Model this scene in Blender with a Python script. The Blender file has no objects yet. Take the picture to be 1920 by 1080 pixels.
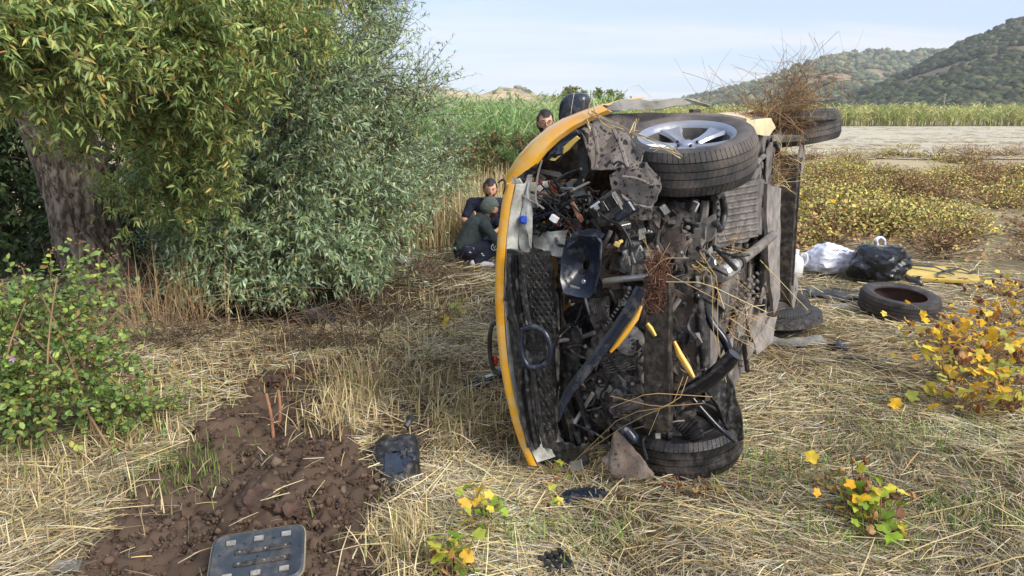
import bpy, bmesh, math, random
import numpy as np
from mathutils import Vector, Matrix, noise
random.seed(11)
rng = np.random.default_rng(11)
sc = bpy.context.scene
COL = sc.collection
R = math.radians

# ------------------------------------------------------------------ camera, sky, sun, exposure
CAM_H, PITCH, FPX = 1.7, R(13.6), 1387.0
cam_d = bpy.data.cameras.new('camera'); cam = bpy.data.objects.new('camera', cam_d); COL.objects.link(cam)
cam.location = (0, 0, CAM_H); cam.rotation_euler = (R(90) - PITCH, 0, 0)
cam_d.sensor_width = 36; cam_d.lens = FPX * 36 / 1920
cam_d.clip_start = 0.05; cam_d.clip_end = 9000
sc.camera = cam

SUN_EL, SUN_AZ = R(36), R(135)      # azimuth clockwise from +Y: right and behind the camera
w = bpy.data.worlds.new('World'); sc.world = w; w.use_nodes = True
nt = w.node_tree; nd = nt.nodes; lk = nt.links
bg = nd['Background']; bg.inputs['Strength'].default_value = 0.132
sky = nd.new('ShaderNodeTexSky'); sky.sky_type = 'NISHITA'; sky.sun_disc = False
sky.sun_elevation = SUN_EL; sky.sun_rotation = SUN_AZ
sky.air_density = 1.0; sky.dust_density = 1.2; sky.ozone_density = 1.6; sky.altitude = 900
tc = nd.new('ShaderNodeTexCoord')
sep = nd.new('ShaderNodeSeparateXYZ'); lk.new(tc.outputs['Generated'], sep.inputs[0])
# thin cloud sheet: direction projected on a flat layer, stretched sideways
zc = nd.new('ShaderNodeMath'); zc.operation = 'MAXIMUM'; zc.inputs[1].default_value = 0.0; lk.new(sep.outputs['Z'], zc.inputs[0])
za = nd.new('ShaderNodeMath'); za.operation = 'ADD'; za.inputs[1].default_value = 0.10; lk.new(zc.outputs[0], za.inputs[0])
dx = nd.new('ShaderNodeMath'); dx.operation = 'DIVIDE'; lk.new(sep.outputs['X'], dx.inputs[0]); lk.new(za.outputs[0], dx.inputs[1])
dy = nd.new('ShaderNodeMath'); dy.operation = 'DIVIDE'; lk.new(sep.outputs['Y'], dy.inputs[0]); lk.new(za.outputs[0], dy.inputs[1])
cmb = nd.new('ShaderNodeCombineXYZ'); lk.new(dx.outputs[0], cmb.inputs[0]); lk.new(dy.outputs[0], cmb.inputs[1])
mp = nd.new('ShaderNodeMapping'); mp.inputs['Rotation'].default_value = (0, 0, R(-8)); mp.inputs['Scale'].default_value = (0.32, 0.85, 1); mp.inputs['Location'].default_value = (1.7, 0.4, 0)
lk.new(cmb.outputs[0], mp.inputs['Vector'])
cn = nd.new('ShaderNodeTexNoise'); cn.inputs['Scale'].default_value = 1.0; cn.inputs['Detail'].default_value = 8; cn.inputs['Roughness'].default_value = 0.55; cn.inputs['Distortion'].default_value = 0.5
lk.new(mp.outputs[0], cn.inputs['Vector'])
cr = nd.new('ShaderNodeValToRGB'); cr.color_ramp.elements[0].position = 0.44; cr.color_ramp.elements[1].position = 0.66
lk.new(cn.outputs['Fac'], cr.inputs[0])
cf = nd.new('ShaderNodeMath'); cf.operation = 'MULTIPLY'; cf.inputs[1].default_value = 0.9; lk.new(cr.outputs[0], cf.inputs[0])
ca = nd.new('ShaderNodeMath'); ca.operation = 'ADD'; ca.inputs[1].default_value = 0.04; lk.new(cf.outputs[0], ca.inputs[0])
mx = nd.new('ShaderNodeMix'); mx.data_type = 'RGBA'; lk.new(ca.outputs[0], mx.inputs[0])
pb = nd.new('ShaderNodeMix'); pb.data_type = 'RGBA'; pb.inputs[0].default_value = 0.75; lk.new(sky.outputs[0], pb.inputs[6]); pb.inputs[7].default_value = (1.85, 2.3, 3.3, 1)   # thin high veil over the blue
lk.new(pb.outputs[2], mx.inputs[6]); mx.inputs[7].default_value = (3.5, 3.6, 3.8, 1)
lk.new(mx.outputs[2], bg.inputs['Color'])

sun_d = bpy.data.lights.new('sun', 'SUN'); sun_d.energy = 2.3; sun_d.angle = R(28); sun_d.color = (1, 0.93, 0.82)
sun = bpy.data.objects.new('sun', sun_d); COL.objects.link(sun)
sdir = Vector((math.sin(SUN_AZ) * math.cos(SUN_EL), math.cos(SUN_AZ) * math.cos(SUN_EL), math.sin(SUN_EL)))
sun.rotation_euler = (-sdir).to_track_quat('-Z', 'Y').to_euler(); sun.location = sdir * 30
vs = sc.view_settings; vs.view_transform = 'Standard'; vs.look = 'None'; vs.exposure = 1.17; vs.gamma = 1.0; vs.use_curve_mapping = False
sc.cycles.max_bounces = 6; sc.cycles.diffuse_bounces = 3; sc.cycles.glossy_bounces = 3; sc.cycles.transmission_bounces = 4
sc.cycles.transparent_max_bounces = 4; sc.cycles.use_denoising = True

# ------------------------------------------------------------------ small maths
def lin(r, g, b):
    f = lambda c: (c / 12.92 if c <= .04045 else ((c + .055) / 1.055) ** 2.4)
    return (f(r / 255), f(g / 255), f(b / 255))
def ray(px, py):
    x, y = (px - 960) / FPX, (540 - py) / FPX
    return Vector((x, math.cos(PITCH) + y * math.sin(PITCH), -math.sin(PITCH) + y * math.cos(PITCH)))
EYE = Vector((0, 0, CAM_H))
def at(px, py, Y):
    d = ray(px, py); return EYE + d * (Y / d.y)
def _h(ix, iy, seed):
    n = (ix.astype(np.int64) * 374761393 + iy.astype(np.int64) * 668265263 + seed * 69069) & 0x7fffffff
    n = ((n ^ (n >> 13)) * 1274126177) & 0x7fffffff
    return ((n ^ (n >> 16)) & 0xffff) / 65535.0
def vnoise(x, y, seed=0):
    x = np.asarray(x, float); y = np.asarray(y, float)
    ix = np.floor(x); iy = np.floor(y); fx = x - ix; fy = y - iy
    fx = fx * fx * (3 - 2 * fx); fy = fy * fy * (3 - 2 * fy)
    a = _h(ix, iy, seed); b = _h(ix + 1, iy, seed); c = _h(ix, iy + 1, seed); d = _h(ix + 1, iy + 1, seed)
    return (a * (1 - fx) + b * fx) * (1 - fy) + (c * (1 - fx) + d * fx) * fy
def fbm(x, y, seed=0, o=4):
    s = 0; a = .5
    for k in range(o):
        s = s + a * vnoise(np.asarray(x) * 2 ** k, np.asarray(y) * 2 ** k, seed + k * 17); a *= .5
    return s
def inpoly(x, y, poly):
    x = np.asarray(x, float); y = np.asarray(y, float); c = np.zeros(np.broadcast(x, y).shape, bool)
    n = len(poly)
    for i in range(n):
        x1, y1 = poly[i][:2]; x2, y2 = poly[(i + 1) % n][:2]
        if y1 == y2: continue
        c ^= ((y1 > y) != (y2 > y)) & (x < (x2 - x1) * (y - y1) / (y2 - y1) + x1)
    return c
def flat(px, py):
    d = ray(px, py); p = EYE + d * (-CAM_H / d.z); return (p.x, p.y)
SOIL = [flat(*p) for p in [(455, 728), (540, 684), (650, 676), (640, 730), (628, 790), (664, 850), (716, 895), (730, 945), (712, 1000), (690, 1090), (660, 1200), (90, 1200), (150, 1090), (190, 1000), (240, 925), (300, 865), (380, 796), (430, 756)]]
BARE = [flat(*p) for p in [(700, 770), (760, 735), (830, 730), (835, 790), (800, 830), (790, 900), (740, 960), (690, 950), (670, 900), (690, 840)]]
def soil_mask(x, y):
    jx = (fbm(np.asarray(x) * 6, np.asarray(y) * 6, 3) - .5) * .22; jy = (fbm(np.asarray(x) * 6, np.asarray(y) * 6, 9) - .5) * .3
    return inpoly(x + jx, y + jy, SOIL)
def bare_mask(x, y):
    jx = (fbm(np.asarray(x) * 7, np.asarray(y) * 7, 23) - .5) * .2; jy = (fbm(np.asarray(x) * 7, np.asarray(y) * 7, 29) - .5) * .25
    return inpoly(x + jx, y + jy, BARE)
def gh(x, y):
    x = np.asarray(x, float); y = np.asarray(y, float)
    near = np.clip(1 - (np.hypot(x, y - 4) - 8) / 20, 0, 1)
    z = (fbm(x * .9, y * .9, 41) - .47) * .10 * near + (fbm(x * 5, y * 5, 51, 2) - .38) * .025 * near
    z = z + .12 * np.exp(-(((x + .95) / .55) ** 2 + ((y - 3.1) / .7) ** 2))          # heap of turned soil
    z = z - .07 * np.exp(-(((x + 1.35) / .25) ** 2 + ((y - 3.4) / .8) ** 2))
    z = z - .22 * np.exp(-(((x + 2.0) / 1.1) ** 2 + ((y - 6.6) / .9) ** 2))          # shallow ditch under the trees
    car = np.exp(-(((x - 1.3) / .9) ** 2 + ((y - 4.2) / 1.4) ** 2))
    return z * (1 - .7 * car)
def G(px, py, dz=0.0):
    x, y = flat(px, py)
    for _ in range(6):
        z = float(gh(x, y)); d = ray(px, py); t = (z - CAM_H) / d.z; x, y = d.x * t, d.y * t
    return Vector((x, y, z + dz))

# ------------------------------------------------------------------ materials
MATS = {}
def pm(name, c1, c2=None, scale=12, rough=.6, metal=0, bump=0, bscale=None, dust=None, damt=.5, dscale=6, spec=.5, coat=0, detail=6, voro=None, alpha=None, lo=.35, hi=.65, stretch=None):
    m = bpy.data.materials.new(name); m.use_nodes = True; t = m.node_tree; n = t.nodes; l = t.links
    b = n['Principled BSDF']; b.inputs['Roughness'].default_value = rough; b.inputs['Metallic'].default_value = metal
    b.inputs['Specular IOR Level'].default_value = spec; b.inputs['Coat Weight'].default_value = coat
    tcn = n.new('ShaderNodeTexCoord')
    src_vec = tcn.outputs['Object']
    if stretch:
        mpg = n.new('ShaderNodeMapping'); mpg.inputs['Scale'].default_value = stretch; l.new(src_vec, mpg.inputs[0]); src_vec = mpg.outputs[0]
    def nz(s, d=detail, r=.6):
        k = n.new('ShaderNodeTexNoise'); k.inputs['Scale'].default_value = s; k.inputs['Detail'].default_value = d; k.inputs['Roughness'].default_value = r
        l.new(src_vec, k.inputs['Vector']); return k
    def ramp(src, a, c):
        k = n.new('ShaderNodeValToRGB'); k.color_ramp.elements[0].position = a; k.color_ramp.elements[1].position = c; l.new(src, k.inputs[0]); return k.outputs[0]
    def mix(f, a, c):
        k = n.new('ShaderNodeMix'); k.data_type = 'RGBA'
        if isinstance(f, float): k.inputs[0].default_value = f
        else: l.new(f, k.inputs[0])
        for i, v in ((6, a), (7, c)):
            if isinstance(v, tuple): k.inputs[i].default_value = (*v[:3], 1)
            else: l.new(v, k.inputs[i])
        return k.outputs[2]
    c2 = c2 or tuple(x * .7 for x in c1)
    out = mix(ramp(nz(scale).outputs['Fac'], lo, hi), c1, c2)
    if voro:
        v = n.new('ShaderNodeTexVoronoi'); v.inputs['Scale'].default_value = voro[1]; v.inputs['Randomness'].default_value = 1
        w_ = nz(20); ad = n.new('ShaderNodeMix'); ad.data_type = 'VECTOR'; ad.inputs[0].default_value = .06
        l.new(tcn.outputs['Object'], ad.inputs[4]); l.new(w_.outputs['Color'], ad.inputs[5]); l.new(ad.outputs[1], v.inputs['Vector'])
        r_ = ramp(v.outputs['Distance'], voro[2], voro[2] + .06); out = mix(r_, voro[0], out)
        v2 = n.new('ShaderNodeTexVoronoi'); v2.inputs['Scale'].default_value = voro[1] * 2.3; l.new(ad.outputs[1], v2.inputs['Vector']); out = mix(ramp(v2.outputs['Distance'], voro[2] * .8, voro[2] * .8 + .07), voro[0], out)
    if dust:
        f = ramp(nz(dscale, 8, .65).outputs['Fac'], .58 - damt * .4, .92 - damt * .4)
        out = mix(f, out, dust)
        mr = n.new('ShaderNodeMapRange'); mr.inputs['To Min'].default_value = rough; mr.inputs['To Max'].default_value = .9; l.new(f, mr.inputs['Value']); l.new(mr.outputs[0], b.inputs['Roughness'])
        if metal:
            mm = n.new('ShaderNodeMapRange'); mm.inputs['To Min'].default_value = metal; mm.inputs['To Max'].default_value = 0; l.new(f, mm.inputs['Value']); l.new(mm.outputs[0], b.inputs['Metallic'])
    l.new(out, b.inputs['Base Color'])
    if bump:
        bp = n.new('ShaderNodeBump'); bp.inputs['Strength'].default_value = bump; bp.inputs['Distance'].default_value = .02
        l.new(nz(bscale or scale * 3, 8, .7).outputs['Fac'], bp.inputs['Height']); l.new(bp.outputs[0], b.inputs['Normal'])
    MATS[name] = m; return m
def am(name, rough=.6, transl=.25, spec=.3):
    """colour taken from the piece's own colour attribute (each leaf or straw has its own)"""
    m = bpy.data.materials.new(name); m.use_nodes = True; t = m.node_tree; n = t.nodes; l = t.links
    b = n['Principled BSDF']; b.inputs['Roughness'].default_value = rough; b.inputs['Specular IOR Level'].default_value = spec
    a = n.new('ShaderNodeAttribute'); a.attribute_name = 'Col'; l.new(a.outputs['Color'], b.inputs['Base Color'])
    if transl:
        tr = n.new('ShaderNodeBsdfTranslucent'); l.new(a.outputs['Color'], tr.inputs['Color'])
        mxs = n.new('ShaderNodeMixShader'); mxs.inputs[0].default_value = transl
        l.new(b.outputs[0], mxs.inputs[1]); l.new(tr.outputs[0], mxs.inputs[2]); l.new(mxs.outputs[0], n['Material Output'].inputs['Surface'])
    MATS[name] = m; return m
def om(name, rough=.6, transl=.3):
    """leaf objects: colour from the object's own colour"""
    m = am(name, rough, transl); n = m.node_tree.nodes; l = m.node_tree.links
    a = [k for k in n if k.type == 'ATTRIBUTE'][0]; oi = n.new('ShaderNodeObjectInfo')
    for lk_ in list(a.outputs['Color'].links): l.new(oi.outputs['Color'], lk_.to_socket)
    return m
DUST = lin(150, 143, 138); MUD = lin(120, 106, 96)
pm('paint_yellow', lin(240, 178, 46), lin(226, 158, 32), 5, .32, coat=.4, bump=.06, bscale=9, dust=lin(216, 188, 136), damt=.36, dscale=13)
pm('paint_scraped', lin(226, 168, 50), lin(205, 190, 165), 5, .45, dust=lin(200, 188, 165), damt=.5, dscale=3)
pm('primer_white', lin(190, 192, 188), lin(146, 147, 142), 9, .55, bump=.2, dust=lin(92, 84, 72), damt=.42, dscale=13)
pm('plastic_black', lin(38, 40, 44), lin(22, 23, 25), 14, .36, bump=.2, dust=lin(106, 101, 97), damt=.26, dscale=34)
pm('plastic_gloss', lin(20, 22, 30), lin(12, 13, 18), 10, .16, bump=.08, bscale=6, dust=lin(110, 106, 104), damt=.14, dscale=9)
pm('plastic_bluish', lin(38, 46, 62), lin(26, 31, 42), 10, .22, bump=.1, bscale=8, dust=lin(120, 120, 120), damt=.15, dscale=12)
pm('bay_black', lin(30, 29, 29), lin(16, 16, 16), 16, .5, bump=.5, dust=lin(106, 99, 94), damt=.38, dscale=30)
pm('mud_sheet', lin(128, 118, 110), lin(70, 60, 54), 9, .7, bump=.5, bscale=26, dust=lin(104, 86, 74), damt=.5, dscale=14, voro=(lin(40, 36, 34), 34, .2))
pm('metal_dusty', lin(118, 113, 110), lin(78, 74, 72), 12, .6, .2, bump=.35, dust=lin(142, 135, 129), damt=.42, dscale=9)
pm('metal_dark', lin(48, 43, 40), lin(30, 27, 25), 12, .5, .25, bump=.35, dust=lin(98, 88, 80), damt=.34, dscale=26)
pm('metal_bright', lin(190, 192, 194), lin(150, 150, 150), 14, .3, .75, bump=.2, dust=lin(120, 114, 108), damt=.32, dscale=16)
pm('rim_silver', lin(160, 166, 180), lin(138, 144, 160), 6, .33, .55, dust=lin(140, 134, 128), damt=.22, dscale=7)
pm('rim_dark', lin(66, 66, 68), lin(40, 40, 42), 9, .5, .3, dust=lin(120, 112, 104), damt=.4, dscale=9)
pm('rubber', lin(52, 52, 54), lin(40, 40, 41), 20, .72, bump=.15, dust=lin(122, 112, 106), damt=.42, dscale=5)
pm('rubber_wet', lin(34, 34, 37), lin(22, 22, 24), 14, .33, bump=.15, dust=lin(96, 88, 84), damt=.3, dscale=8)
pm('rubber_loose', lin(50, 50, 53), lin(36, 36, 38), 14, .75, bump=.2, dust=lin(92, 84, 80), damt=.3, dscale=8)
pm('liner', lin(132, 124, 119), lin(108, 101, 96), 9, .75, bump=.25, voro=(lin(26, 27, 31), 27, .29), dust=lin(92, 82, 74), damt=.3, dscale=7)
pm('floor_dust', lin(108, 103, 101), lin(74, 70, 69), 7, .85, bump=.6, bscale=26, dust=lin(136, 130, 126), damt=.38, dscale=9)
pm('sill_dust', lin(146, 139, 136), lin(118, 112, 109), 6, .8, bump=.3, bscale=20, dust=lin(92, 86, 82), damt=.34, dscale=12)
pm('sheet_grey', lin(120, 120, 116), lin(92, 92, 90), 8, .5, .2, bump=.15, dust=lin(150, 143, 132), damt=.35)
pm('casting', lin(178, 176, 174), lin(120, 118, 116), 26, .55, .3, bump=.6, bscale=40, dust=lin(96, 88, 82), damt=.28, dscale=22)
pm('fins', lin(140, 134, 128), lin(70, 66, 62), 30, .5, .4, bump=.5, bscale=60, dust=lin(60, 52, 46), damt=.35, dscale=14)
pm('glass_dark', lin(26, 30, 36), lin(18, 21, 26), 4, .08, spec=.7)
pm('wire_red', lin(150, 60, 48)); pm('wire_black', lin(26, 26, 28), rough=.45); pm('wire_grey', lin(130, 128, 126)); pm('wire_blue', lin(40, 60, 120)); pm('wire_orange', lin(190, 110, 80))
pm('blue_plastic', lin(30, 70, 170), lin(24, 58, 150), rough=.35)
pm('red_lens', lin(190, 50, 30), lin(160, 40, 26), rough=.2)
pm('white_plastic', lin(222, 222, 224), lin(200, 200, 204), rough=.5)
pm('yellow_plastic', lin(212, 184, 92), lin(190, 160, 72), 4, rough=.5, dust=lin(190, 176, 140), damt=.25)
pm('cream', lin(226, 214, 168), lin(212, 200, 160), 5, .55, dust=lin(160, 150, 132), damt=.35, dscale=6)
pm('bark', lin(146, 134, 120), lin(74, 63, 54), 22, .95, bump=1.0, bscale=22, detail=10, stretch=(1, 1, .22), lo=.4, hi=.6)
pm('twig', lin(96, 80, 66), lin(66, 54, 46), 6, .9)
pm('dry_stem', lin(150, 122, 92), lin(110, 88, 66), 9, .9)
pm('skin', lin(206, 160, 134), lin(192, 144, 118), 30, .5); pm('hair', lin(24, 21, 20), lin(34, 29, 27), 60, .55, bump=.4, bscale=200)
pm('beard', lin(38, 30, 27), lin(58, 46, 40), 90, .8); pm('eye', lin(30, 24, 20)); pm('eye_white', lin(210, 204, 200)); pm('lips', lin(160, 100, 88))
pm('cloth_navy', lin(32, 38, 62), lin(24, 29, 50), 30, .9, bump=.3, bscale=30); pm('cloth_hoodie', lin(62, 71, 73), lin(48, 57, 59), 20, .95, bump=.4, bscale=24)
pm('cloth_beanie', lin(106, 114, 108), lin(84, 92, 86), 60, .95, bump=.5, bscale=120); pm('cloth_trousers', lin(34, 40, 62), lin(26, 31, 48), 25, .9, bump=.3, bscale=22)
pm('shoe', lin(224, 220, 228), lin(196, 192, 202), 30, .6); pm('sole', lin(208, 200, 190), lin(180, 172, 162), 30, .7); pm('badge', lin(200, 60, 66))
pm('bag_white', lin(216, 218, 232), lin(196, 200, 220), 4, .45, bump=.3, bscale=14); pm('bag_black', lin(26, 30, 38), lin(16, 19, 25), 5, .28, bump=.35, bscale=10)
pm('tarp', lin(60, 64, 72), lin(44, 47, 54), 9, .7, bump=.5, bscale=20, dust=lin(120, 112, 100), damt=.2); pm('paper', lin(205, 208, 212), lin(180, 182, 186), 20, .7)
pm('stick', lin(168, 120, 92), lin(130, 90, 70), 20, .9); pm('sticker', lin(190, 194, 200), rough=.5); pm('lens_clear', lin(126, 130, 134), lin(80, 84, 90), 12, .15)
pm('lens_dark', lin(44, 54, 72), lin(28, 36, 50), 14, .14); pm('led', lin(150, 148, 142), lin(110, 106, 100), 60, .35); pm('panel_blue', lin(52, 60, 70), lin(42, 49, 58), 20, .5, dust=lin(98, 92, 86), damt=.2, dscale=14)
pm('clod', lin(98, 76, 64), lin(64, 48, 41), 14, .98, bump=.8, bscale=60)
pm('pole', lin(150, 146, 140)); pm('rock', lin(205, 175, 140), lin(165, 140, 112), .08, .95)
am('leaf', .5, .35); am('straw', .75, .15, .2); am('reed', .6, .25); am('field_leaf', .7, .25, .2); am('ground_col', .97, 0, .1); am('far_leaf', .8, 0, .1); am('stem_col', .85, .05, .1)
om('leaf_obj', .5, .35)

# ------------------------------------------------------------------ mesh helpers
def tag(o, label=None, cat=None, group=None, kind=None):
    if label: o['label'] = label
    if cat: o['category'] = cat
    if group: o['group'] = group
    if kind: o['kind'] = kind
    return o
def empty(name, loc=(0, 0, 0), rz=0, parent=None):
    o = bpy.data.objects.new(name, None); o.empty_display_size = .1; COL.objects.link(o); o.location = loc; o.rotation_euler = (0, 0, rz); o.parent = parent; return o
def link(name, me, mat=None, parent=None, smooth=35):
    if mat: me.materials.append(MATS[mat] if isinstance(mat, str) else mat)
    o = bpy.data.objects.new(name, me); COL.objects.link(o); o.parent = parent
    if smooth is not None and len(me.polygons):
        me.polygons.foreach_set('use_smooth', np.ones(len(me.polygons), bool)); me.set_sharp_from_angle(angle=R(smooth))
    return o
def np_mesh(name, V, tris=None, quads=None, col=None):
    V = np.asarray(V, np.float32).reshape(-1, 3); me = bpy.data.meshes.new(name)
    T = np.zeros((0, 3), np.int32) if tris is None else np.asarray(tris, np.int32).reshape(-1, 3)
    Q = np.zeros((0, 4), np.int32) if quads is None else np.asarray(quads, np.int32).reshape(-1, 4)
    me.vertices.add(len(V)); me.vertices.foreach_set('co', V.ravel())
    nl = len(T) * 3 + len(Q) * 4; me.loops.add(nl); me.loops.foreach_set('vertex_index', np.concatenate([T.ravel(), Q.ravel()]))
    me.polygons.add(len(T) + len(Q))
    st = np.concatenate([np.arange(len(T)) * 3, len(T) * 3 + np.arange(len(Q)) * 4]).astype(np.int32)
    me.polygons.foreach_set('loop_start', st)
    me.update(calc_edges=True)
    if col is not None:
        a = me.color_attributes.new('Col', 'FLOAT_COLOR', 'POINT'); c = np.ones((len(V), 4), np.float32); c[:, :3] = col; a.data.foreach_set('color', c.ravel())
    return me
def unit(a):
    return a / np.maximum(np.linalg.norm(a, axis=-1, keepdims=True), 1e-9)
# leaf templates: rows (along, across, up)
LANCE = (np.array([(0, 0, 0), (.3, .5, .07), (.3, 0, 0), (.3, -.5, .07), (.68, .42, .0), (.68, 0, -.06), (.68, -.42, .0), (1, 0, -.17)], float),
         [(0, 2, 1), (0, 3, 2), (4, 5, 7), (5, 6, 7)], [(1, 2, 5, 4), (2, 3, 6, 5)])
SIMPLE = (np.array([(0, 0, 0), (.42, .5, .06), (.42, -.5, .06), (1, 0, -.1)], float), [(0, 2, 1), (1, 2, 3)], [])
OVAL = (np.array([(0, 0, 0), (.22, .42, .06), (.22, -.42, .06), (.6, .5, .05), (.6, 0, -.05), (.6, -.5, .05), (.9, .22, -.05), (.9, -.22, -.05), (1.02, 0, -.1), (.22, 0, 0)], float),
        [(0, 9, 1), (0, 2, 9), (6, 4, 8), (4, 7, 8), (3, 4, 6), (4, 5, 7)], [(1, 9, 4, 3), (9, 2, 5, 4)])
def scatter(T, pos, d, up, L, W, col):
    """copies of a template at pos along d: returns V, tris, quads, colours"""
    tv, tt, tq = T; N = len(pos); k = len(tv)
    d = unit(d); s = unit(np.cross(d, up)); n = np.cross(s, d)
    L = np.broadcast_to(L, N); W = np.broadcast_to(W, N)
    V = pos[:, None] + tv[None, :, 0, None] * (d * L[:, None])[:, None] + tv[None, :, 1, None] * (s * W[:, None])[:, None] + tv[None, :, 2, None] * (n * L[:, None])[:, None]
    off = (np.arange(N) * k)[:, None, None]
    t = (np.array(tt, int)[None] + off).reshape(-1, 3) if tt else np.zeros((0, 3), int)
    q = (np.array(tq, int)[None] + off).reshape(-1, 4) if tq else np.zeros((0, 4), int)
    return V.reshape(-1, 3), t, q, np.repeat(col, k, axis=0)
def ribbons(P, Wd, side, col):
    """P (N,k,3) centre lines, Wd (N,k) half widths, side (N,3): flat blades"""
    N, k, _ = P.shape
    a = P + side[:, None] * Wd[..., None]; b = P - side[:, None] * Wd[..., None]
    V = np.stack([a, b], 2).reshape(-1, 3)
    i = (np.arange(N) * k * 2)[:, None] + np.arange(k - 1)[None] * 2
    q = np.stack([i, i + 1, i + 3, i + 2], -1).reshape(-1, 4)
    return V, np.zeros((0, 3), int), q, np.repeat(col, 2 * k, axis=0)
def prisms(P, Rd, col):
    """P (N,k,3) paths, Rd (N,k) radii: three-sided stems"""
    N, k, _ = P.shape
    d = unit(np.gradient(P, axis=1)); r = rng.normal(size=(N, 1, 3)); s = unit(np.cross(d, r)); n = np.cross(d, s)
    ring = [P + Rd[..., None] * (math.cos(a) * s + math.sin(a) * n) for a in (0, 2.094, 4.189)]
    V = np.stack(ring, 2).reshape(-1, 3)
    i = (np.arange(N) * k * 3)[:, None] + np.arange(k - 1)[None] * 3
    q = np.concatenate([np.stack([i + j, i + (j + 1) % 3, i + 3 + (j + 1) % 3, i + 3 + j], -1).reshape(-1, 4) for j in range(3)])
    return V, np.zeros((0, 3), int), q, np.repeat(col, 3 * k, axis=0)
def merge(*parts):
    Vs, Ts, Qs, Cs = [], [], [], []; o = 0
    for V, t, q, c in parts:
        Vs.append(V); Ts.append(t + o); Qs.append(q + o); Cs.append(c); o += len(V)
    return np.concatenate(Vs), np.concatenate(Ts), np.concatenate(Qs), np.concatenate(Cs)
def pick(pal, N, jit=.12):
    pal = [(lin(*p[:3]), p[3] if len(p) > 3 else 1) for p in pal]; wts = np.array([p[1] for p in pal], float)
    c = np.array([p[0] for p in pal])[rng.choice(len(pal), N, p=wts / wts.sum())]
    return np.clip(c * (1 + rng.normal(0, jit, (N, 1))) * (1 + rng.normal(0, jit * .3, (N, 3))), .003, .9)
def stuff(name, data, mat, label, cat, parent=None):
    o = link(name, np_mesh(name, data[0], data[1], data[2], data[3]), mat, parent, None)
    if parent is None: tag(o, label, cat)
    o['kind'] = 'stuff'; return o

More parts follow.
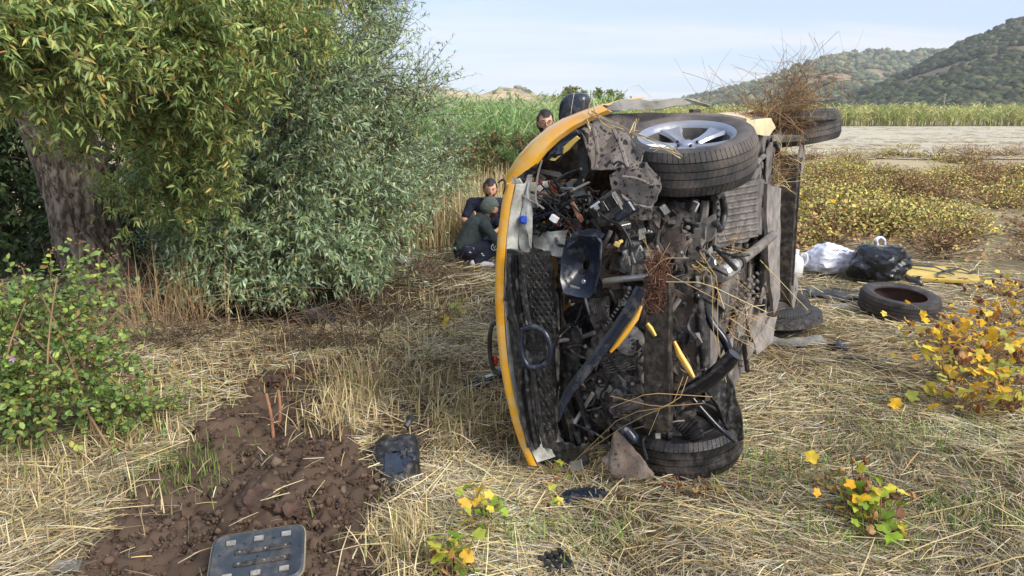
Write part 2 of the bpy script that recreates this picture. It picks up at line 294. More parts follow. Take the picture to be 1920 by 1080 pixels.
def thicken(b, th):
    """give a sheet real thickness: a second skin along the vertex normals, edges closed"""
    b.normal_update(); vs0 = b.verts[:]; fs0 = b.faces[:]; be = [e for e in b.edges if len(e.link_faces) == 1]
    mp_ = {v: b.verts.new(v.co - v.normal * th) for v in vs0}
    ring = []
    for e in be:
        l = e.link_loops[0]; ring.append((l.vert, l.link_loop_next.vert))
    for f in fs0: b.faces.new([mp_[v] for v in reversed(f.verts)])
    for a, c in ring:
        try: b.faces.new((c, a, mp_[a], mp_[c]))
        except ValueError: pass
class MB:
    def __init__(s): s.b = bmesh.new()
    def box(s, c, size, rot=(0, 0, 0), bev=.12, M=None):
        r = bmesh.ops.create_cube(s.b, size=1)['verts']
        if bev:
            e = list({x for v in r for x in v.link_edges}); m = min(size)
            for v in r: v.co = Vector((v.co.x * size[0], v.co.y * size[1], v.co.z * size[2]))
            g = bmesh.ops.bevel(s.b, geom=e, offset=m * bev, segments=1, affect='EDGES', profile=.5)
            r = list({v for f in g['faces'] for v in f.verts} | {v for v in r if v.is_valid})
        else:
            for v in r: v.co = Vector((v.co.x * size[0], v.co.y * size[1], v.co.z * size[2]))
        from mathutils import Euler
        mt = Matrix.Translation(Vector(c)) @ (M.to_4x4() if M else Euler(rot).to_matrix().to_4x4())
        bmesh.ops.transform(s.b, matrix=mt, verts=r); return s
    def tube(s, pts, rad, sides=8, smooth=0, ridge=None):
        pts = [Vector(p) for p in pts]
        rad = list(rad) if hasattr(rad, '__len__') else [rad] * len(pts)
        if smooth:
            P, Rr = [], []
            for i in range(len(pts) - 1):
                p0 = pts[max(i - 1, 0)]; p1 = pts[i]; p2 = pts[i + 1]; p3 = pts[min(i + 2, len(pts) - 1)]
                for k in range(smooth):
                    t = k / smooth
                    P.append(.5 * ((2 * p1) + (p2 - p0) * t + (2 * p0 - 5 * p1 + 4 * p2 - p3) * t * t + (3 * p1 - p0 - 3 * p2 + p3) * t ** 3)); Rr.append(rad[i] * (1 - t) + rad[i + 1] * t)
            P.append(pts[-1]); Rr.append(rad[-1]); pts, rad = P, Rr
        if ridge: rad = [r * (1 + ridge * (1 if i % 2 else -1)) for i, r in enumerate(rad)]
        prev = None; n = None
        for i, p in enumerate(pts):
            d = ((pts[i + 1] if i + 1 < len(pts) else p) - (pts[i - 1] if i else p)).normalized()
            if n is None: n = d.orthogonal().normalized()
            else: n = (n - d * n.dot(d)).normalized()
            m = d.cross(n)
            ringv = [s.b.verts.new(p + (n * math.cos(2 * math.pi * k / sides) + m * math.sin(2 * math.pi * k / sides)) * rad[i]) for k in range(sides)]
            if prev:
                for k in range(sides): s.b.faces.new((prev[k], prev[(k + 1) % sides], ringv[(k + 1) % sides], ringv[k]))
            else: s.b.faces.new(ringv[::-1])
            prev = ringv
        s.b.faces.new(prev); return s
    def plate(s, pts, th=.004, cuts=0, crumple=0, cs=9, seed=0, tri=True):
        b = bmesh.new(); f = b.faces.new([b.verts.new(p) for p in pts])
        bmesh.ops.triangulate(b, faces=[f], quad_method='BEAUTY', ngon_method='BEAUTY')
        for _ in range(cuts): bmesh.ops.subdivide_edges(b, edges=b.edges[:], cuts=1, use_grid_fill=True); bmesh.ops.triangulate(b, faces=b.faces[:])
        if crumple:
            for v in b.verts: v.co += noise.noise_vector(v.co * cs + Vector((seed * 7.3, seed, 0))) * crumple + noise.noise_vector(v.co * cs * 3 + Vector((seed, 3, 9))) * crumple * .35
        bmesh.ops.recalc_face_normals(b, faces=b.faces)
        b.normal_update()
        if th: thicken(b, th)
        s.add(b); return s
    def grid(s, P, th=0, closed=False):
        n, k = len(P), len(P[0]); b = bmesh.new()
        vv = [[b.verts.new(p) for p in row] for row in P]
        for i in range(n - 1):
            for j in range(k - (0 if closed else 1)):
                b.faces.new((vv[i][j], vv[i + 1][j], vv[i + 1][(j + 1) % k], vv[i][(j + 1) % k]))
        b.normal_update()
        if th: thicken(b, th)
        s.add(b); return s
    def lathe(s, prof, seg=48, M=None, closed=False):
        """prof (r, z): turned about z"""
        b = bmesh.new(); rows = []
        for r, z in prof:
            rows.append([b.verts.new((r * math.cos(2 * math.pi * k / seg), r * math.sin(2 * math.pi * k / seg), z)) for k in range(seg)])
        rr = rows + [rows[0]] if closed else rows
        for i in range(len(rr) - 1):
            for k in range(seg): b.faces.new((rr[i][k], rr[i][(k + 1) % seg], rr[i + 1][(k + 1) % seg], rr[i + 1][k]))
        if not closed:
            b.faces.new(rows[0][::-1]); b.faces.new(rows[-1])
        bmesh.ops.recalc_face_normals(b, faces=b.faces)
        if M is not None: bmesh.ops.transform(b, matrix=M, verts=b.verts)
        s.add(b); return s
    def ext(s, pts, vec):
        b = bmesh.new(); vec = Vector(vec); f = b.faces.new([b.verts.new(p) for p in pts])
        r = bmesh.ops.extrude_face_region(b, geom=[f]); bmesh.ops.translate(b, vec=vec, verts=[v for v in r['geom'] if isinstance(v, bmesh.types.BMVert)])
        bmesh.ops.recalc_face_normals(b, faces=b.faces); s.add(b); return s
    def ico(s, c, r, sub=2, amp=0, sq=(1, 1, 1), seed=0, fr=2):
        b = bmesh.new(); bmesh.ops.create_icosphere(b, subdivisions=sub, radius=1)
        for v in b.verts:
            p = v.co.copy(); k = 1 + amp * noise.noise(p * fr + Vector((seed * 3.1, seed, 7))) + amp * .5 * noise.noise(p * fr * 2.3 + Vector((seed, 5, 1)))
            v.co = Vector((p.x * k * r * sq[0], p.y * k * r * sq[1], p.z * k * r * sq[2])) + Vector(c)
        s.add(b); return s
    def add(s, b):
        me = bpy.data.meshes.new('tmp'); b.to_mesh(me); b.free(); s.b.from_mesh(me); bpy.data.meshes.remove(me)
    def warp(s, amp, fr, seed=0):
        for v in s.b.verts: v.co += noise.noise_vector(v.co * fr + Vector((seed * 5.7, seed, 2))) * amp
        return s
    def build(s, name, mat, parent=None, smooth=35):
        me = bpy.data.meshes.new(name); s.b.to_mesh(me); s.b.free(); return link(name, me, mat, parent, smooth)
def fused(bones, voxel=.012, smooth=4, extra=None):
    """one continuous skin over tapered limbs: (p0, r0, p1, r1)"""
    m = MB()
    for p0, r0, p1, r1 in bones:
        b = bmesh.new()
        for p, r in ((p0, r0), (p1, r1)):
            g = bmesh.ops.create_icosphere(b, subdivisions=2, radius=r); bmesh.ops.translate(b, vec=Vector(p), verts=g['verts'])
        h = bmesh.ops.convex_hull(b, input=b.verts[:]); dele = [g for g in h['geom_interior'] if isinstance(g, bmesh.types.BMVert)]
        bmesh.ops.delete(b, geom=dele, context='VERTS'); m.add(b)
    if extra: extra(m)
    me = bpy.data.meshes.new('fuse'); m.b.to_mesh(me); m.b.free(); o = bpy.data.objects.new('fuse', me); COL.objects.link(o)
    k = o.modifiers.new('r', 'REMESH'); k.mode = 'VOXEL'; k.voxel_size = voxel
    k = o.modifiers.new('s', 'SMOOTH'); k.iterations = smooth; k.factor = .5
    dg = bpy.context.evaluated_depsgraph_get(); out = bpy.data.meshes.new_from_object(o.evaluated_get(dg)); bpy.data.objects.remove(o); return out
# ------------------------------------------------------------------ ground
def axis(lo, hi, n0, n1, step, far):
    a = np.arange(n0, n1 + 1e-6, step); l = n0 - np.geomspace(step * 2, n0 - lo, far); r = n1 + np.geomspace(step * 2, hi - n1, far)
    return np.unique(np.concatenate([l, a, r]))
gx = np.unique(np.concatenate([axis(-1300, 1500, -4.0, 5.5, .075, 46), np.arange(-2.3, .1, .024)])); gy = np.unique(np.concatenate([axis(-60, 1250, 1.6, 9.6, .075, 60), np.arange(2.2, 4.5, .024)]))
X, Y = np.meshgrid(gx, gy); Z = gh(X, Y)
sm = soil_mask(X, Y); bm_ = bare_mask(X, Y)
Z = Z + np.where(sm, (fbm(X * 9, Y * 9, 71) - .4) * .10 + (fbm(X * 22, Y * 22, 73, 3) - .42) * .11, 0) + np.where(bm_, -.012, 0)
far = np.clip((np.hypot(X, Y) - 30) / 60, 0, 1); Z = Z - .3 * far
nx, ny = len(gx), len(gy)
idx = np.arange(nx * ny).reshape(ny, nx); Q = np.stack([idx[:-1, :-1], idx[:-1, 1:], idx[1:, 1:], idx[1:, :-1]], -1).reshape(-1, 4)
nA = fbm(X * 3, Y * 3, 5); nB = fbm(X * 14, Y * 14, 6)
base = np.array(lin(88, 75, 58))[None, None] * (0.55 + .9 * nA[..., None]) * (.6 + .8 * nB[..., None])
soil = np.array(lin(84, 70, 60))[None, None] * (.55 + .9 * fbm(X * 5, Y * 5, 7)[..., None])
litter = np.array(lin(74, 58, 44))[None, None] * (.6 + .8 * nB[..., None])
base = base * (1 - np.clip((np.hypot(X, Y) - 5.5) / 9, 0, 1)[..., None]) + np.array(lin(172, 158, 128))[None, None] * (.7 + .6 * nA[..., None]) * np.clip((np.hypot(X, Y) - 5.5) / 9, 0, 1)[..., None]
cc = base.copy(); tr = np.clip(np.exp(-(((X + 2.6) / 2.2) ** 2 + ((Y - 7.2) / 1.7) ** 2)) * 1.6, 0, 1)[..., None]
cc = cc * (1 - tr) + litter * tr
cc = np.where((sm | bm_)[..., None], soil, cc)
ground = tag(link('ground', np_mesh('ground', np.stack([X, Y, Z], -1), None, Q, cc.reshape(-1, 3)), 'ground_col', None, 180), 'dry straw-littered ground with turned brown soil', None, kind='structure')

# pale mown field behind the low plants
def field_mat():
    m = pm('mown', lin(196, 188, 168), lin(178, 169, 148), .6, .95)
    t = m.node_tree; n = t.nodes; l = t.links; b = n['Principled BSDF']
    tcn = n.new('ShaderNodeTexCoord'); mpn = n.new('ShaderNodeMapping'); mpn.inputs['Scale'].default_value = (.06, .9, 1); mpn.inputs['Rotation'].default_value = (0, 0, R(4)); l.new(tcn.outputs['Object'], mpn.inputs[0])
    k = n.new('ShaderNodeTexNoise'); k.inputs['Scale'].default_value = 1; k.inputs['Detail'].default_value = 9; k.inputs['Roughness'].default_value = .7; l.new(mpn.outputs[0], k.inputs['Vector'])
    r = n.new('ShaderNodeValToRGB'); r.color_ramp.elements[0].position = .30; r.color_ramp.elements[1].position = .52; l.new(k.outputs['Fac'], r.inputs[0])
    src = b.inputs['Base Color'].links[0].from_socket; mxn = n.new('ShaderNodeMix'); mxn.data_type = 'RGBA'; l.new(r.outputs[0], mxn.inputs[0]); mxn.inputs[6].default_value = (*lin(150, 138, 116), 1); l.new(src, mxn.inputs[7]); l.new(mxn.outputs[2], b.inputs['Base Color'])
field_mat()
m = MB(); P = []
for yt in np.linspace(0, 1, 60):
    P.append([(xx, yy, float(gh(xx, yy)) - .3 * min(max((math.hypot(xx, yy) - 30) / 60, 0), 1) + .03) for xx, yy in [(x_, 92 * yt + (1 - yt) * (22.5 + 5 * float(fbm(x_ * .35, 3.1, 19)) + 2.2 * float(fbm(x_ * 1.7, 8.1, 20)))) for x_ in np.linspace(3, 130, 260)]])
tag(m.grid(P).build('mown_field', 'mown', None, 180), 'pale mown field behind the yellow plants', None, kind='structure')
# a few dark drifts of cut stalks lie across it
seg = []
N = 5200; yy = 26 + 62 * rng.random(N) ** 1.6; xx = yy * rng.uniform(.30, .95, N); zz = gh(xx, yy) - .3 * np.clip((np.hypot(xx, yy) - 30) / 60, 0, 1) + .05
keep = fbm(xx * .12, yy * 1.1, 91) > .5; xx, yy, zz = xx[keep], yy[keep], zz[keep]; N = len(xx)
a = rng.normal(.05, .25, N); L = rng.uniform(.3, .9, N); dv = np.stack([np.cos(a), np.sin(a), rng.normal(0, .05, N)], -1)
P = np.stack([xx, yy, zz], -1)[:, None] + dv[:, None] * (np.linspace(-.5, .5, 3)[None, :, None] * L[:, None, None]); P[:, 1, 2] += rng.uniform(0, .06, N)
stuff('cut_stalks', prisms(P, np.full((N, 3), .009), pick([(150, 136, 112), (176, 164, 138), (200, 190, 166), (124, 108, 88)], N)), 'stem_col', 'cut dry stalks lying across the pale mown field', 'stalks')

# ------------------------------------------------------------------ hills and their woods
def hill(name, ridge, D0, D1, mat_cols, seed, label, trees, tsize, tpal, bare=.0):
    px = np.array([r[0] for r in ridge], float); py = np.array([r[1] for r in ridge], float)
    n, k = 260, 34; t = np.linspace(0, 1.35, k); U = np.linspace(px[0], px[-1], n)
    ry = np.interp(U, px, py)
    rows = []
    for i in range(n):
        d = ray(U[i], ry[i]); top = EYE + d * (D1 / d.y); s = D0 / D1
        foot = Vector((top.x * s, D0, -1.0)); row = []
        for tt in t:
            if tt <= 1:
                h = top.z * (tt ** 1.15); p = foot.lerp(top, tt); p.z = -1 * (1 - tt) + h
            else:
                p = top + Vector((top.x / D1 * D1 * .9 * (tt - 1), D1 * .9 * (tt - 1), -top.z * (tt - 1) * 1.6))
            row.append(p)
        rows.append(row)
    A = np.array(rows)
    nz = (fbm(A[..., 0] * .02, A[..., 1] * .02, seed) - .47) * (D1 * .018) + (fbm(A[..., 0] * .11, A[..., 1] * .11, seed + 3) - .47) * (D1 * .004)
    fall = np.clip(np.minimum(t, 1), 0, 1)[None] ** .5; A[..., 2] += nz * fall * np.where(np.abs(t - 1) < .06, .35, 1)[None]
    idx = np.arange(n * k).reshape(n, k); Q = np.stack([idx[:-1, :-1], idx[1:, :-1], idx[1:, 1:], idx[:-1, 1:]], -1).reshape(-1, 4)
    v = fbm(A[..., 0] * .03, A[..., 1] * .03, seed + 9)[..., None]; v2 = fbm(A[..., 0] * .3, A[..., 1] * .3, seed + 10)[..., None]
    c1, c2 = np.array(lin(*mat_cols[0])), np.array(lin(*mat_cols[1])); mk = np.clip((v - .4) * 6, 0, 1)
    C = (c1 * mk + c2 * (1 - mk)) * (.7 + .6 * v2)
    tag(link(name, np_mesh(name, A, None, Q, C.reshape(-1, 3)), 'ground_col', None, 60), label, None, kind='structure')
    # woods: many crowns, each an uneven clump
    ti = rng.random(trees * 3); ui = rng.random(trees * 3); vw = min(1., (2050 - px[0]) / (px[-1] - px[0])); ui = np.where(rng.random(trees * 3) < .8, ui * vw, ui); tj = ti * .985 * (k - 1) / 1.35; uj = ui * (n - 1)
    i0 = np.minimum(uj.astype(int), n - 2); j0 = np.minimum(tj.astype(int), k - 2); fu = (uj - i0)[:, None]; ft = (tj - j0)[:, None]
    B = (A[i0, j0] * (1 - fu) + A[i0 + 1, j0] * fu) * (1 - ft) + (A[i0, j0 + 1] * (1 - fu) + A[i0 + 1, j0 + 1] * fu) * ft
    kk = (fbm(B[:, 0] * .03, B[:, 1] * .03, seed + 9) < (.62 - bare) + .18 * (rng.random(len(B)) - .5)); B = B[kk][:trees]
    b = bmesh.new(); bmesh.ops.create_icosphere(b, subdivisions=1, radius=1); b.verts.ensure_lookup_table()
    tv = np.array([v.co for v in b.verts]); tf = np.array([[v.index for v in f.verts] for f in b.faces]); b.free()
    vars_ = []
    for s in range(9):
        f = np.array([1 + .9 * noise.noise(Vector(p) * 1.6 + Vector((s * 4.1, 2, seed))) + .6 * noise.noise(Vector(p) * 4 + Vector((s, 9, seed))) for p in tv]); vars_.append(tv * f[:, None])
    vars_ = np.array(vars_); N = len(B); sz = tsize * rng.uniform(.55, 1.35, N); vi = rng.integers(0, 9, N)
    V = vars_[vi] * (sz[:, None, None] * np.stack([np.ones(N), np.ones(N), rng.uniform(.7, 1.0, N)], -1)[:, None]) + (B + np.stack([0 * sz, 0 * sz, sz * .45], -1))[:, None]
    k_ = len(tv); T = (tf[None] + (np.arange(N) * k_)[:, None, None]).reshape(-1, 3)
    C = np.repeat(pick(tpal, N, .2), k_, axis=0) * rng.uniform(.7, 1.3, (N * k_, 1))
    stuff(name.replace('hill', 'hill_woods'), (V.reshape(-1, 3), T, np.zeros((0, 4), int), C), 'far_leaf', label.split(' hill')[0] + ' hill woods of scattered dark trees', 'woods')
DG = [(58, 68, 50), (70, 78, 56), (48, 56, 45), (86, 88, 64)]
hill('hill_right', [(1490, 222), (1540, 204), (1600, 178), (1660, 158), (1720, 128), (1800, 84), (1850, 62), (1920, 34), (2050, 10), (2300, 0), (2700, 30), (3100, 110), (3500, 190), (3700, 204)], 190, 380, [(112, 102, 88), (84, 82, 64)], 5, 'dark wooded slope at the right edge hill', 6000, 1.55, DG, .03)
hill('hill_middle', [(1180, 205), (1280, 188), (1360, 172), (1440, 146), (1500, 120), (1560, 104), (1640, 96), (1720, 97), (1800, 99), (1900, 104), (2100, 110), (2500, 120), (3300, 160), (4200, 196)], 420, 760, [(150, 132, 110), (112, 106, 82)], 12, 'long wooded ridge in the middle distance hill', 4200, 2.5, [(86, 98, 72), (104, 112, 82), (74, 86, 66), (120, 120, 88)], .05)
hill('hill_left', [(-900, 196), (200, 190), (640, 186), (740, 172), (800, 160), (850, 168), (900, 176), (940, 164), (985, 168), (1010, 180), (1060, 186), (1120, 190), (1180, 198), (1260, 206)], 420, 700, [(206, 174, 138), (160, 140, 108)], 31, 'low rocky orange ridge above the reeds hill', 900, 1.9, [(120, 124, 92), (96, 104, 78), (146, 138, 100)], .16)

# ------------------------------------------------------------------ reeds and dry grass
def reed_bed(name, xs, ys, hmin, hmax, N, pal, label, leafw=.022, plume=0):
    x = rng.uniform(*xs, N) if not callable(xs) else xs(N); y = rng.uniform(*ys, N) if not callable(ys) else ys(N)
    h = rng.uniform(hmin, hmax, N); z0 = np.zeros(N) - .3 * np.clip((np.hypot(x, y) - 30) / 60, 0, 1)
    lean = rng.normal(0, .12, (N, 2)); t = np.linspace(0, 1, 4)
    P = np.stack([x, y, z0], -1)[:, None] + np.stack([lean[:, :1] * h[:, None] * t ** 2, lean[:, 1:] * h[:, None] * t ** 2, h[:, None] * t], -1)
    col = pick(pal, N); a = [prisms(P, .007 * (leafw / .022) * (1.1 - t)[None].repeat(N, 0), col * .9)]
    for j in range(7):
        f = rng.uniform(.25, .98, N); b = np.stack([x + lean[:, 0] * h * f ** 2, y + lean[:, 1] * h * f ** 2, z0 + h * f], -1)
        an = rng.uniform(0, 2 * np.pi, N); L = rng.uniform(.35, .7, N) * (leafw / .022) ** .5; s = np.linspace(0, 1, 3)
        dh = np.stack([np.cos(an), np.sin(an)], -1); up = rng.uniform(.4, 1.1, N)
        PP = b[:, None] + np.stack([dh[:, :1] * L[:, None] * s * .8, dh[:, 1:] * L[:, None] * s * .8, L[:, None] * (up[:, None] * s - .75 * s ** 2.2)], -1)
        side = np.stack([-dh[:, 1], dh[:, 0], rng.normal(0, .3, N)], -1); a.append(ribbons(PP, leafw * .5 * np.array([.6, 1, .05])[None].repeat(N, 0), unit(side), np.clip(col * rng.uniform(.75, 1.25, (N, 1)), 0, .8)))
    if plume:
        sel = rng.random(N) < plume; tp = P[sel, -1]; n2 = sel.sum(); s = np.linspace(0, 1, 4)
        PP = tp[:, None] + np.stack([rng.normal(0, .1, (n2, 1)) * s ** 2, rng.normal(0, .1, (n2, 1)) * s ** 2, .3 * s[None].repeat(n2, 0)], -1) * (leafw / .022)
        a.append(prisms(PP, np.array([.01, .035, .03, .004])[None].repeat(n2, 0) * (leafw / .022), pick([(186, 170, 136), (160, 140, 110)], n2)))
    stuff(name, merge(*a), 'reed', label, 'reeds')
RG = [(132, 168, 100), (152, 182, 116), (114, 148, 88), (168, 186, 124), (184, 180, 126, .5)]
reed_bed('reed_bed', lambda N: rng.uniform(-4.5, 2.2, N), lambda N: rng.uniform(13.5, 22, N), 1.45, 2.0, 3000, RG, 'tall green reeds behind the crouching men', .022)
reed_bed('reed_belt', lambda N: rng.uniform(8, 105, N), lambda N: 88 + rng.uniform(0, 9, N), 1.8, 2.6, 2600, [(186, 190, 112), (200, 196, 128), (164, 174, 98), (212, 200, 140), (142, 158, 88)], 'belt of yellow-green reeds beyond the mown field', .11, 0)
def dry_grass(name, N, fx, hmin, hmax, pal, label, wd=.004, lean=.45, mat='straw', parent=None):
    x, y = fx(N); N = len(x); z = gh(x, y); h = rng.uniform(hmin, hmax, N); an = rng.uniform(0, 2 * np.pi, N); ln = np.abs(rng.normal(0, lean, N)); s = np.linspace(0, 1, 5)
    P = np.stack([x, y, z - .01], -1)[:, None] + np.stack([np.cos(an)[:, None] * (h * ln)[:, None] * s ** 1.8, np.sin(an)[:, None] * (h * ln)[:, None] * s ** 1.8, h[:, None] * (s - .45 * np.minimum(ln, 1.3)[:, None] * s ** 2.4)], -1)
    side = unit(np.stack([-np.sin(an), np.cos(an), rng.normal(0, .4, N)], -1))
    return stuff(name, ribbons(P, wd * np.array([1, 1, .9, .6, .15])[None].repeat(N, 0), side, pick(pal, N)), mat, label, 'grass')
GOLD = [(204, 184, 140), (184, 162, 120), (222, 206, 166), (156, 136, 100), (146, 142, 98, .4)]
dry_grass('dry_grass_bank', 9000, lambda N: (rng.uniform(-2.2, .6, N), rng.uniform(8.8, 13.5, N)), .35, .95, GOLD, 'golden dry grass on the bank behind the crouching men', .006, .4)
def seams(*blobs):
    def f(N):
        k = rng.integers(0, len(blobs), N); b = np.array([(*flat(p[0], p[1]), p[2], p[3]) for p in blobs])[k]
        return b[:, 0] + rng.normal(0, 1, N) * b[:, 2], b[:, 1] + rng.normal(0, 1, N) * b[:, 3]
    return f
dry_grass('dry_grass_tufts', 4300, seams((640, 800, .10, .16), (650, 740, .12, .2), (560, 640, .5, .3), (330, 720, .3, .25), (120, 960, .22, .2), (250, 830, .16, .14), (760, 720, .25, .2), (880, 800, .12, .15), (60, 880, .2, .15), (820, 560, .25, .35), (700, 640, .35, .25), (820, 760, .2, .2), (640, 700, .2, .2), (760, 1040, .08, .08)), .06, .21, GOLD + [(120, 124, 64, .5)], 'dry grass tufts around the turned soil', .0028, .75)
dry_grass('tall_dry_stems', 210, seams((300, 600, .2, .14), (265, 610, .16, .12), (360, 600, .2, .12)), .3, .95, [(178, 150, 112), (150, 122, 90), (200, 176, 136)], 'tall dry stems leaning at the foot of the willow trunk', .0032, .7)
dry_grass('green_grass', 3000, seams((1590, 1010, .16, .1), (1780, 840, .3, .2), (1480, 880, .2, .2), (1650, 760, .4, .3), (330, 880, .15, .15), (240, 760, .3, .2), (1000, 1000, .3, .1), (1800, 960, .2, .1)), .04, .13, [(110, 138, 62), (92, 118, 56), (134, 150, 78)], 'thin green grass growing up through the straw', .0022, .5)

# ------------------------------------------------------------------ straw
def straw(name, N, yr, L, wd, pal, label, layer=.05, seed=0):
    y = yr[0] + (yr[1] - yr[0]) * rng.random(N) ** 1.25; x = y * rng.uniform(-.86, .9, N) + rng.normal(0, .2, N)
    onsoil = soil_mask(x, y); keep = (~onsoil | (rng.random(N) < .008)) & (~bare_mask(x, y) | (rng.random(N) < .25))
    tr_ = np.exp(-(((x + 2.6) / 1.8) ** 2 + ((y - 7.0) / 1.3) ** 2)) * 1.3; keep &= rng.random(N) > np.clip(tr_, 0, .85)
    dens = fbm(x * 2.2, y * 2.2, 61 + seed); keep &= rng.random(N) < np.clip((dens - .2) * 3.2, .3, 1)
    x, y, onsoil = x[keep], y[keep], onsoil[keep]; N = len(x); z = gh(x, y) + .035 * onsoil + layer * rng.random(N) ** 1.6 * (.1 + 2.2 * np.clip(fbm(x * 2.1, y * 2.1, 66) - .2, 0, 1)) + .003
    an = (fbm(x * .8, y * .8, 77) * 9.0) + rng.normal(0, .75, N); LL = rng.uniform(*L, N); tl = rng.normal(0, .10, N)
    d = np.stack([np.cos(an), np.sin(an), tl], -1); s = np.linspace(-.5, .5, 3); bow = rng.normal(0, .018, N)
    nrm = np.stack([-np.sin(an), np.cos(an), 0 * an], -1)
    P = np.stack([x, y, z], -1)[:, None] + d[:, None] * (s[None, :, None] * LL[:, None, None]) + nrm[:, None] * ((bow * LL)[:, None, None] * (4 * s ** 2)[None, :, None])
    P[..., 2] += (LL * np.abs(rng.normal(0, .02, N)))[:, None] * (1 - 4 * s ** 2)[None]
    P[..., 2] = np.maximum(P[..., 2], gh(P[..., 0], P[..., 1]) + .002)
    col = pick(pal, N, .16); tone = (.48 + 1.12 * fbm(x * 1.6, y * 1.6, 88))[:, None]
    data = ribbons(P, wd * rng.uniform(.6, 1.3, (N, 1)) * np.array([.8, 1, .6])[None], unit(np.stack([-np.sin(an), np.cos(an), rng.normal(0, .7, N)], -1)), np.clip(col * tone, 0, .8))
    return stuff(name, data, 'straw', label, 'straw')
SP = [(210, 194, 156, 2.4), (186, 172, 140, 2.4), (150, 138, 112, 2), (224, 214, 186, 1.8), (118, 104, 82, 1.6), (216, 190, 132, 1.4), (112, 114, 76, .35), (166, 158, 144, 1.4)]
straw('straw', 165000, (1.9, 6.2), (.04, .17), .0017, SP, 'loose dry straw covering the near ground', .055)
straw('straw_beyond', 72000, (5.6, 16), (.10, .34), .0032, SP, 'loose dry straw around the bags and loose tyre', .07, 4)
straw('long_straw', 2600, (1.9, 7), (.28, .5), .0020, [(216, 196, 148), (190, 166, 118), (226, 206, 156)], 'long bright straw stalks lying on top', .09, 8)

# ------------------------------------------------------------------ clods of turned soil
def clods(N):
    px = rng.uniform(130, 860, N); py = rng.uniform(675, 1160, N); rx, ry = (px - 960) / FPX, (540 - py) / FPX; tq_ = -CAM_H / (-math.sin(PITCH) + ry * math.cos(PITCH)); pts = np.stack([rx * tq_, (math.cos(PITCH) + ry * math.sin(PITCH)) * tq_], -1)
    x, y = pts[:, 0], pts[:, 1]; k = soil_mask(x, y) | (bare_mask(x, y) & (rng.random(N) < .6)); x, y = x[k], y[k]; N = len(x)
    b = bmesh.new(); bmesh.ops.create_icosphere(b, subdivisions=1, radius=1); tv = np.array([v.co for v in b.verts]); tf = np.array([[v.index for v in f.verts] for f in b.faces]); b.free()
    vs_ = np.array([tv * np.array([1 + .8 * noise.noise(Vector(p) * 1.7 + Vector((s * 5.3, 1, 2))) + .3 * noise.noise(Vector(p) * 4 + Vector((s, 1, 2))) for p in tv])[:, None] for s in range(8)])
    sz = .0022 + .010 * rng.random(N) ** 6 + .016 * (rng.random(N) < .008); z = gh(x, y) + (fbm(x * 9, y * 9, 71) - .4) * .10 * soil_mask(x, y)
    V = vs_[rng.integers(0, 8, N)] * (sz[:, None, None] * rng.uniform(.5, 1.5, (N, 1, 3))) + np.stack([x, y, z + sz * .3], -1)[:, None]
    T = (tf[None] + (np.arange(N) * len(tv))[:, None, None]).reshape(-1, 3)
    C = np.repeat(pick([(82, 68, 58), (68, 56, 48), (94, 79, 68), (106, 90, 78, .3)], N, .14), len(tv), axis=0)
    o = stuff('soil_clods', (V.reshape(-1, 3), T, np.zeros((0, 4), int), C), 'ground_col', 'crumbled brown clods of freshly turned soil', 'soil')
clods(34000)
for i, (px, py, s) in enumerate([(480, 955, .06), (545, 965, .045), (520, 720, .04)]):
    g = G(px, py); tag(MB().ico(g + Vector((0, 0, s * .6)), s, 3, .7, (1.2, 1, .75), i * 3, 2.2).build('soil_clod', 'clod', None, 60), ['largest brown clod in the middle of the turned soil', 'second brown clod just right of the largest clod', 'dark clod at the far end of the turned soil'][i], 'clod')
